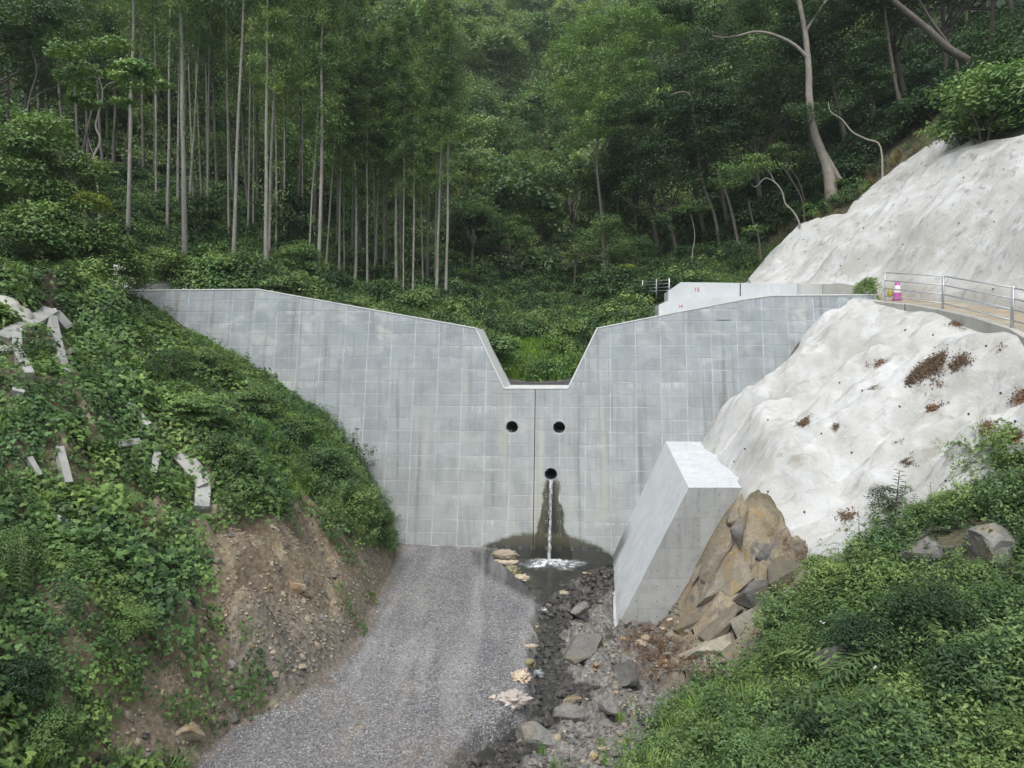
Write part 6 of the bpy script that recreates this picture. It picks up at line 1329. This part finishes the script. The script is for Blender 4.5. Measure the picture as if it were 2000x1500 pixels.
hero('dead_branch', [([(1720, 288), (1692, 272), (1665, 258), (1645, 234), (1622, 218), (1618, 198)], [2.8, 2.6, 2.3, 2, 1.6, 1])], [], 39.5, 'bare pale branch reaching left just right of the big leaning trunk', B_PALE, L_BROAD, cat='branch')
hero('sapling', [([(1561, 436), (1548, 412), (1534, 398), (1527, 374), (1513, 356), (1494, 348), (1478, 364), (1468, 362)], [3, 2.8, 2.6, 2.4, 2.1, 1.8, 1.4, .8]), ([(1513, 356), (1500, 332), (1480, 322)], [1.8, 1.4, .8])], [(1450, 330, 46, 0), (1420, 345, 40, .5), (1490, 318, 36, 0), (1530, 330, 30, .5)], 40.5, 'crooked pale sapling leaning left over the edge of the mortar slope', B_PALE, L_WEED, n=140)
hero('sapling', [([(1482, 466), (1472, 438), (1464, 405), (1463, 388)], [3.2, 2.8, 2.4, 1.5])], [(1470, 450, 22, -.5)], 42, 'short broken stem in the shade left of the crooked sapling', B_BROAD, L_WEED)
hero('sapling', [([(1568, 396), (1545, 350), (1515, 308)], [2.6, 2.2, 1.6]), ([(1572, 392), (1558, 350), (1530, 312)], [1.8, 1.5, 1])], [(1530, 300, 34, 0), (1570, 300, 30, 0)], 42.5, 'pair of thin stems leaning left between the sapling and the big trunk', B_BROAD, L_BROAD)
hero('sapling', [([(1358, 545), (1352, 500), (1357, 460), (1350, 420)], [2, 1.8, 1.5, 1.2])], [(1350, 410, 40, 0), (1310, 430, 34, 0)], 45, 'thin pale stem near the foot of the right wood', B_PALE, L_BROAD)
hero('broadleaf_tree', [([(1415, 545), (1405, 480), (1395, 420), (1370, 350), (1355, 230), (1350, 190), (1330, 180), (1290, 195)], [6, 5.5, 5, 4.5, 4, 3.5, 3, 2])], [(1290, 210, 70, 0), (1370, 180, 70, 1), (1340, 270, 60, 0), (1270, 290, 60, 0), (1220, 240, 70, 1)], 48, 'tree with a bent grey limb in the middle of the right wood', B_BROAD, L_DARK, n=150)
hero('broadleaf_tree', [([(1450, 540), (1440, 470), (1425, 400), (1400, 330)], [6, 5, 4.5, 3.5])], [(1400, 290, 60, 0), (1460, 250, 60, 0), (1340, 350, 46, 0)], 47, 'dark tree beside the bent limbed one in the right wood', B_BROAD, L_DARK)
hero('broadleaf_tree', [([(1180, 520), (1175, 420), (1165, 300), (1180, 180)], [5, 5, 4, 3])], [(1150, 60, 70, 0), (1110, 110, 56, 0), (1110, 180, 50, 0), (1180, 130, 70, 0), (1230, 60, 80, 0), (1180, 200, 60, 0), (1150, 250, 50, 0), (1240, 150, 60, 0), (1300, 60, 60, 0)], 52, 'light green feathery tree hanging over the valley from the right wood', B_BROAD, L_PALE, L=.2, W_=.06, n=170, flat=.8)
hero('sapling', [([(1192, 585), (1187, 560), (1182, 535), (1188, 500), (1184, 470)], [2, 1.8, 1.5, 1.3, 1])], [(1190, 450, 44, 0), (1150, 470, 36, 0), (1220, 530, 28, 0)], 46, 'thin pale stemmed sapling left of the abutment wall railing', B_PALE, L_WEED, n=120)
hero('shrub', [([(1215, 560), (1215, 540)], [2, 1.5])], [(1212, 528, 22, 0), (1228, 524, 18, 0), (1200, 535, 16, 0)], 44, 'yellow green shrub near the foot of the right wood', B_BROAD, L_YEL, n=150, cat='shrub')
# the crooked pale tree on the left
hero('sapling', [([(193, 425), (192, 372), (184, 330), (184, 303), (193, 285), (195, 268), (187, 247), (192, 222), (199, 200), (200, 175), (195, 155), (203, 138)], [3.4, 3.2, 3.1, 3, 2.9, 2.8, 2.6, 2.5, 2.4, 2.2, 1.6, 1]), ([(200, 176), (214, 163), (242, 156)], [1.8, 1.6, 1]), ([(196, 156), (178, 150), (158, 163)], [1.4, 1.2, .8]), ([(184, 305), (176, 285), (172, 268)], [1.2, 1, .6]), ([(195, 155), (186, 135), (165, 118)], [1.2, 1, .7])],
     [(200, 95, 40, 0), (150, 120, 42, -.5), (120, 105, 26, 0), (250, 120, 46, 0), (290, 135, 42, 0), (310, 165, 28, .4), (230, 85, 34, .5), (270, 175, 34, 0), (160, 170, 34, 0), (130, 150, 28, -.5), (180, 205, 26, 0), (240, 200, 24, 0), (150, 195, 22, 0), (235, 150, 26, -.6), (200, 330, 12, 0), (222, 340, 12, .2)], 30.5, 'crooked pale stemmed tree with a flat light green crown on the far left', B_PALE, L_PALE, L=.18, W_=.1, n=210, flat=.34)
hero('broadleaf_tree', [([(148, 362), (160, 300), (172, 250), (182, 200)], [5, 4.5, 4, 3])], [(150, 60, 70, 2), (60, 50, 80, 2), (60, 130, 60, 1), (20, 90, 60, 1)], 37, 'dim trunk leaning right behind the crooked pale tree', B_BROAD, L_BROAD, n=140)
hero('broadleaf_tree', [([(40, 330), (56, 200), (72, 140), (60, 90)], [2.5, 2.3, 2, 1.5]), ([(56, 200), (85, 178), (110, 170)], [1.4, 1.2, .8])], [(60, 80, 60, 0), (100, 30, 60, 0), (0, 40, 60, 0), (30, 150, 40, 0)], 34, 'thin dark forked tree at the far left edge', B_BROAD, L_BROAD)

# ------------------------------------------------------------------ shrubs
def shrub_mesh(seed, leafm, L, W_, n=190, k=32, flat=.62):
    r = np.random.default_rng(seed); C = crown_centres(r, .75, .62, k, low=-.75) + np.array([0, 0, .52]); V, Q, T = cloud(r, C, .34 * (.7 + .6 * r.random(len(C))), n, L, W_, flat=flat)
    crown = np_mesh('foliage', V, Q, leafm, T); st = [([(0, 0, -.3), tuple(C[i] * np.array([.4, .4, .5])), tuple(C[i])], [.03, .018, .006]) for i in range(min(8, len(C)))]
    return tubes_mesh('stem', st, B_BROAD, n=5), crown
SM = {'broad': [shrub_mesh(300 + i, L_BROAD, .085, .042) for i in range(3)], 'weed': [shrub_mesh(310 + i, L_WEED, .085, .04) for i in range(3)], 'dark': [shrub_mesh(320 + i, L_DARK, .06, .028, n=160) for i in range(2)], 'yel': [shrub_mesh(330, L_YEL, .09, .045)], 'fresh': [shrub_mesh(350 + i, L_PALE, .08, .04, flat=.6) for i in range(2)], 'pale': [shrub_mesh(340 + i, L_PALE, .09, .05, flat=.3) for i in range(2)]}
def shrub(px, py, w_px, kind, label, Y=None, hgt=1.0, k=0, group=None, zf=None):
    """px, py is the middle of the shrub in the photograph"""
    if Y: c = at(px, py, Y)
    else: c = hit(px, py + w_px * .25, 8, 60)
    Yc = c[1]; s = w_px / F * Yc / 2
    if Y: base = np.array([c[0], c[1], c[2] - s * .7 * hgt])
    else: base = c
    st, fo = SM[kind][k % len(SM[kind])]
    t = empty('shrub', tuple(base), label, 'shrub', group, rz=px * .37)
    for n_, m_ in (('stem', st), ('foliage', fo)): o = link(n_, m_, t); o.scale = (s, s, s * hgt)
    return t
for i, a in enumerate([
 (60, 265, 200, 'fresh', 'fresh green bush at the left edge below the dim forked tree', 27.5), (30, 360, 200, 'weed', 'large leafy bush at the left edge, under the topmost fresh green one', 26.5), (130, 340, 170, 'weed', 'bushy shrub below the leaning dim trunk', 28), (75, 440, 210, 'fresh', 'wide leafy bush in the middle of the left edge thicket', 26), (170, 460, 170, 'weed', 'bush with long drooping leafy shoots left of the cedars', 27.5), (160, 540, 170, 'fresh', 'leafy bush overhanging the left end of the dam', 26.5), (60, 530, 170, 'broad', 'shaded bush above the mortar patch on the left', 26), (225, 520, 150, 'weed', 'spreading shrub whose twigs hang over the dam crest end', 28),
 (180, 395, 80, 'yel', 'yellow green leafy shrub at the foot of the crooked pale tree', 27.5), (250, 612, 80, 'broad', 'shrub at the foot of the dam where its left end meets the bank', 26.8), (150, 585, 120, 'broad', 'shrub above the tip of the concrete lattice', 25), (-40, 480, 200, 'dark', 'dark bush cut by the left edge of the picture', 25),
 (325, 715, 130, 'dark', 'almost black dense bush in the middle of the left bank', None), (380, 800, 110, 'pale', 'pale flat layered shrub below the black bush', None), (385, 705, 85, 'weed', 'bright bush right of the black bush', None), (500, 785, 105, 'weed', 'weedy bush against the dam at the middle of the left bank', None), (575, 840, 105, 'weed', 'weedy bush against the dam above the bright grass', None), (635, 905, 115, 'weed', 'rounded bush on the brow of the bank by the dam', None), (693, 978, 115, 'weed', 'overhanging bush near the foot of the bank by the dam', None), (735, 1022, 85, 'weed', 'lowest bush on the bank, touching the dam face', None), (440, 735, 70, 'weed', 'tall weeds beside the dam in the upper left bank', None),
 (440, 890, 120, 'weed', 'light bush right of the exposed lattice corner', None), (250, 1215, 110, 'fresh', 'bright yellow-green weed clump on the lower left bank', None), (35, 1110, 110, 'weed', 'tall feathery weed clump at the left edge of the lower bank', None), (90, 1440, 160, 'weed', 'leafy clump in the bottom left corner', None), (40, 1330, 130, 'broad', 'clump of weeds at the left edge above the bottom corner', None),
 (1740, 975, 100, 'dark', 'glossy young sapling in front of the white mortar slope', None), (1800, 1010, 90, 'weed', 'leafy shrub growing on the exposed roots', None), (1850, 985, 80, 'weed', 'weedy shrub right of the glossy sapling', None), (1620, 1130, 130, 'weed', 'bush at the brow of the right mound under the mortar edge', None), (1760, 1160, 150, 'fresh', 'bush below the boulder with roots', None), (1830, 1210, 240, 'dark', 'wide dark glossy bush in the right foreground', None), (1700, 1270, 170, 'broad', 'fern-like bush right of the grey rounded boulder', None), (1890, 1330, 200, 'broad', 'feathery leaved bush low in the right foreground', None), (1960, 1180, 140, 'weed', 'leafy bush at the right edge below the tan-grey boulder', None), (1560, 1270, 140, 'weed', 'bush at the left brow of the right mound', None), (1400, 1420, 160, 'weed', 'low weedy bush at the left foot of the right mound', None), (1980, 1430, 140, 'weed', 'big leaved plant in the bottom right corner', None), (1960, 905, 70, 'weed', 'trailing shrub on the mortar at the right edge', None),
 (1680, 1380, 120, 'weed', 'tuft of pointed leaves in the middle of the right foreground', None), (1770, 1440, 150, 'dark', 'dark leafy bush at the bottom of the right foreground', None), (1480, 1480, 150, 'weed', 'grassy bush at the bottom edge right of the stream', None), (1330, 1460, 110, 'weed', 'low tuft where the right mound meets the rubble', None), (1900, 1120, 90, 'weed', 'young shrub between the two boulders on the right', None), (1590, 1440, 120, 'broad', 'dark bush left of the bottom middle of the right mound', None),
 (1925, 190, 260, 'fresh', 'large fresh green bush overhanging the upper mortar slope', 33.0), (1990, 140, 160, 'broad', 'leafy bush above the large fresh green one at the right edge', 35.5), (1885, 240, 120, 'weed', 'left shoulder of the bushes overhanging the mortar', 34.5), (1990, 215, 190, 'weed', 'lower bush at the right edge hanging over the mortar', 32.5),
 (430, 540, 200, 'fresh', 'pale green mound of weeds behind the left wing of the dam', 33.5), (330, 520, 140, 'weed', 'shrubs around the foot of the thickest cedar', 33), (520, 560, 130, 'weed', 'low green bushes behind the bend of the dam crest', 33.5), (385, 410, 110, 'broad', 'round dark shrub between the cedar trunks', 38), (560, 430, 120, 'broad', 'shady shrub behind the tall forked cedar', 40), (585, 500, 110, 'weed', 'olive shrub left of the stout pale cedar', 37), (650, 560, 110, 'broad', 'shrub at the foot of the stout pale cedar', 36), (740, 580, 120, 'broad', 'bush under the middle of the cedar stand', 36.5), (820, 590, 120, 'weed', 'bush at the foot of the end cedars', 36.5), (1230, 600, 90, 'dark', 'dark round bush just left of the abutment wall', 36), (1130, 650, 120, 'weed', 'bushes on the right lip of the notch', 35), (950, 660, 90, 'dark', 'dark bush just inside the left edge of the notch', 34), (1200, 555, 130, 'broad', 'dense bush under the right wood above the valley floor', 44),
 (1694, 566, 62, 'weed', 'tall grey green weedy bush growing left of the guard rail end', 28.9), (1655, 585, 34, 'weed', 'bright weed tuft at the kerb end beside the dam', 28.8), (1845, 405, 26, 'weed', 'small grass tuft growing in the upper mortar slope', None), (1780, 270, 60, 'dark', 'low dark shrub at the foot of the trees above the mortar', 42)]):
    shrub(*a[:5], Y=a[5], hgt=1.0 if 'tall' not in a[4] else 1.7, k=i)
def stalk_mesh(seed, h, L, W_, mat, n=60, branches=0):
    r = np.random.default_rng(seed); out = []; t = (np.arange(n) + .5) / n; a = t * n * 2.4; d = np.stack([np.cos(a), np.sin(a), np.full(n, .25)], 1)
    P = np.stack([.04 * h * np.sin(t * 2), 0 * t, h * (.12 + .88 * t)], 1) + d * (L * .5 * (1.1 - .6 * t))[:, None]; N = np.array([0, 0, 1.0]) - d * .3; N /= np.linalg.norm(N, axis=1, keepdims=True)
    T = d / np.linalg.norm(d, axis=1, keepdims=True); T = T - (T * N).sum(1, keepdims=True) * N; B = np.cross(N, T); l = (L * (1.15 - .6 * t))[:, None]; ww = W_ * (1.1 - .4 * t)[:, None]
    V = np.stack([P - T * l * .5, P + B * ww * .5, P + T * l * .5 - N * l * .2, P - B * ww * .5], 1).reshape(-1, 3); fo = np_mesh('leaves', V, np.arange(n * 4).reshape(n, 4), mat, np.clip(.25 + .6 * t + .2 * (r.random(n) - .5), 0, 1))
    return tubes_mesh('stem', [([(0, 0, -.15), (.02 * h, 0, h * .5), (.04 * h, 0, h)], [.012, .008, .003])], B_BROAD, n=5), fo
TALL = [stalk_mesh(1, .9, .13, .016, L_WEED, 110), stalk_mesh(2, .8, .15, .05, L_BROAD, 44), stalk_mesh(3, .75, .07, .03, L_WEED, 30)]
for i, (px, py, hpx, kd, lab) in enumerate([(18, 1170, 120, 0, 'tall feathery weed spike at the left edge, nearest the frame'), (38, 1180, 135, 0, 'tallest feathery weed spike at the left edge of the lower bank'), (58, 1190, 95, 0, 'feathery weed spike right of the tallest one at the left edge'), (5, 1200, 100, 0, 'feathery weed spike cut by the left edge'), (70, 1175, 70, 0, 'short feathery weed spike, rightmost at the left edge'),
   (1745, 1040, 125, 1, 'upright glossy sapling against the white mortar slope'), (1722, 1045, 80, 1, 'leaning shoot left of the upright glossy sapling'), (1765, 1045, 85, 1, 'leaning shoot right of the upright glossy sapling'), (1680, 1098, 85, 2, 'thin lone stalk in front of the bottom of the mortar slope'), (1712, 1090, 60, 2, 'thin stalk between the lone stalk and the sapling'), (1822, 1000, 60, 2, 'thin dry stalk pair above the exposed roots'), (1880, 1130, 90, 2, 'thin leafy stalk between the two boulders on the right'), (1845, 1300, 110, 2, 'tall leafy stalk rising out of the right mound')]):
    c = hit(px, py, 8, 30); sc = hpx / F * c[1] / [.9, .8, .75][kd]; t = empty('tall_weed', tuple(c), lab, 'plant', rz=i * 1.9)
    t.rotation_euler = (.1 * math.sin(i * 2), [0, 0, 0, 0, 0, 0, -.35, .35, 0, .1, 0, 0, 0][i], i * 1.0)
    for n_, m_ in zip(('stem', 'leaves'), TALL[kd]): o = link(n_, m_, t); o.scale = (sc, sc, sc)
cover('big_ferns', 420, (4, 12, 8, 16), lambda P, a, b: mound(P, a, b) * px_in([(1560, 1200), (1900, 1180), (2050, 1300), (1950, 1500), (1500, 1500)], P, 40) * .5, FND, .45, 1.0, 1.7, 141, f=rf)
FLW = [src('flower', np_mesh('flower', *(lambda r, P: (lambda a: (a[0], a[1], M_WHITE, a[2]))(leaves(P, np.tile(np.array([[0., -.5, .85]]), (3, 1)), .035, .035, r, r.random(3))))(np.random.default_rng(5), np.array([[0, 0, .32], [.02, 0, .33], [-.1, .06, .3]]))))]
cover('white_flowers', 120, (3, 11, 9, 16.5), lambda P, a, b: mound(P, a, b) * .5, FLW, .3, .8, 1.2, 142, f=rf)
# exposed roots beside the boulder on the right
for k, (pl, ws, lab) in enumerate([([(1765, 1095), (1785, 1060), (1812, 1040), (1850, 1038)], [5, 6, 7, 5], 'thick exposed root arching over the weathered boulder'), ([(1800, 1070), (1840, 1075), (1880, 1070)], [4, 5, 3], 'twisted exposed root running right from the boulder')]):
    P = [hit(a, b, 10, 22) + np.array([0, -.1, .08]) for a, b in pl]; link('tree_root', tubes_mesh('tree_root', [(P, [w / F * P[0][1] for w in ws])], B_BROAD, 8)); tag(bpy.data.objects[-1] if False else COL.objects[-1], lab, 'root')

# ------------------------------------------------------------------ valley air
M_HAZE = bpy.data.materials.new('haze'); M_HAZE.use_nodes = True; t = M_HAZE.node_tree; t.nodes.clear()
_out = t.nodes.new('ShaderNodeOutputMaterial'); pv = t.nodes.new('ShaderNodeVolumePrincipled'); pv.inputs['Color'].default_value = (.86, .93, 1, 1); pv.inputs['Density'].default_value = .0004; pv.inputs['Anisotropy'].default_value = .2
t.links.new(pv.outputs[0], _out.inputs['Volume'])
HAZE = True
_zl, _zh = 1e9, -1e9
for o in S.objects:
    if o.type == 'MESH' and o.get('kind') == 'structure':
        for v_ in (o.matrix_world @ Vector(c) for c in o.bound_box): _zl = min(_zl, v_.z); _zh = max(_zh, v_.z)
_zl -= 1.0; _zh += 22.0; print('haze', _zl, _zh)
if HAZE: tag(link('haze', box_mesh('haze', (0, 112, (_zl + _zh) / 2), (420, 270, _zh - _zl), M_HAZE)), kind='stuff')
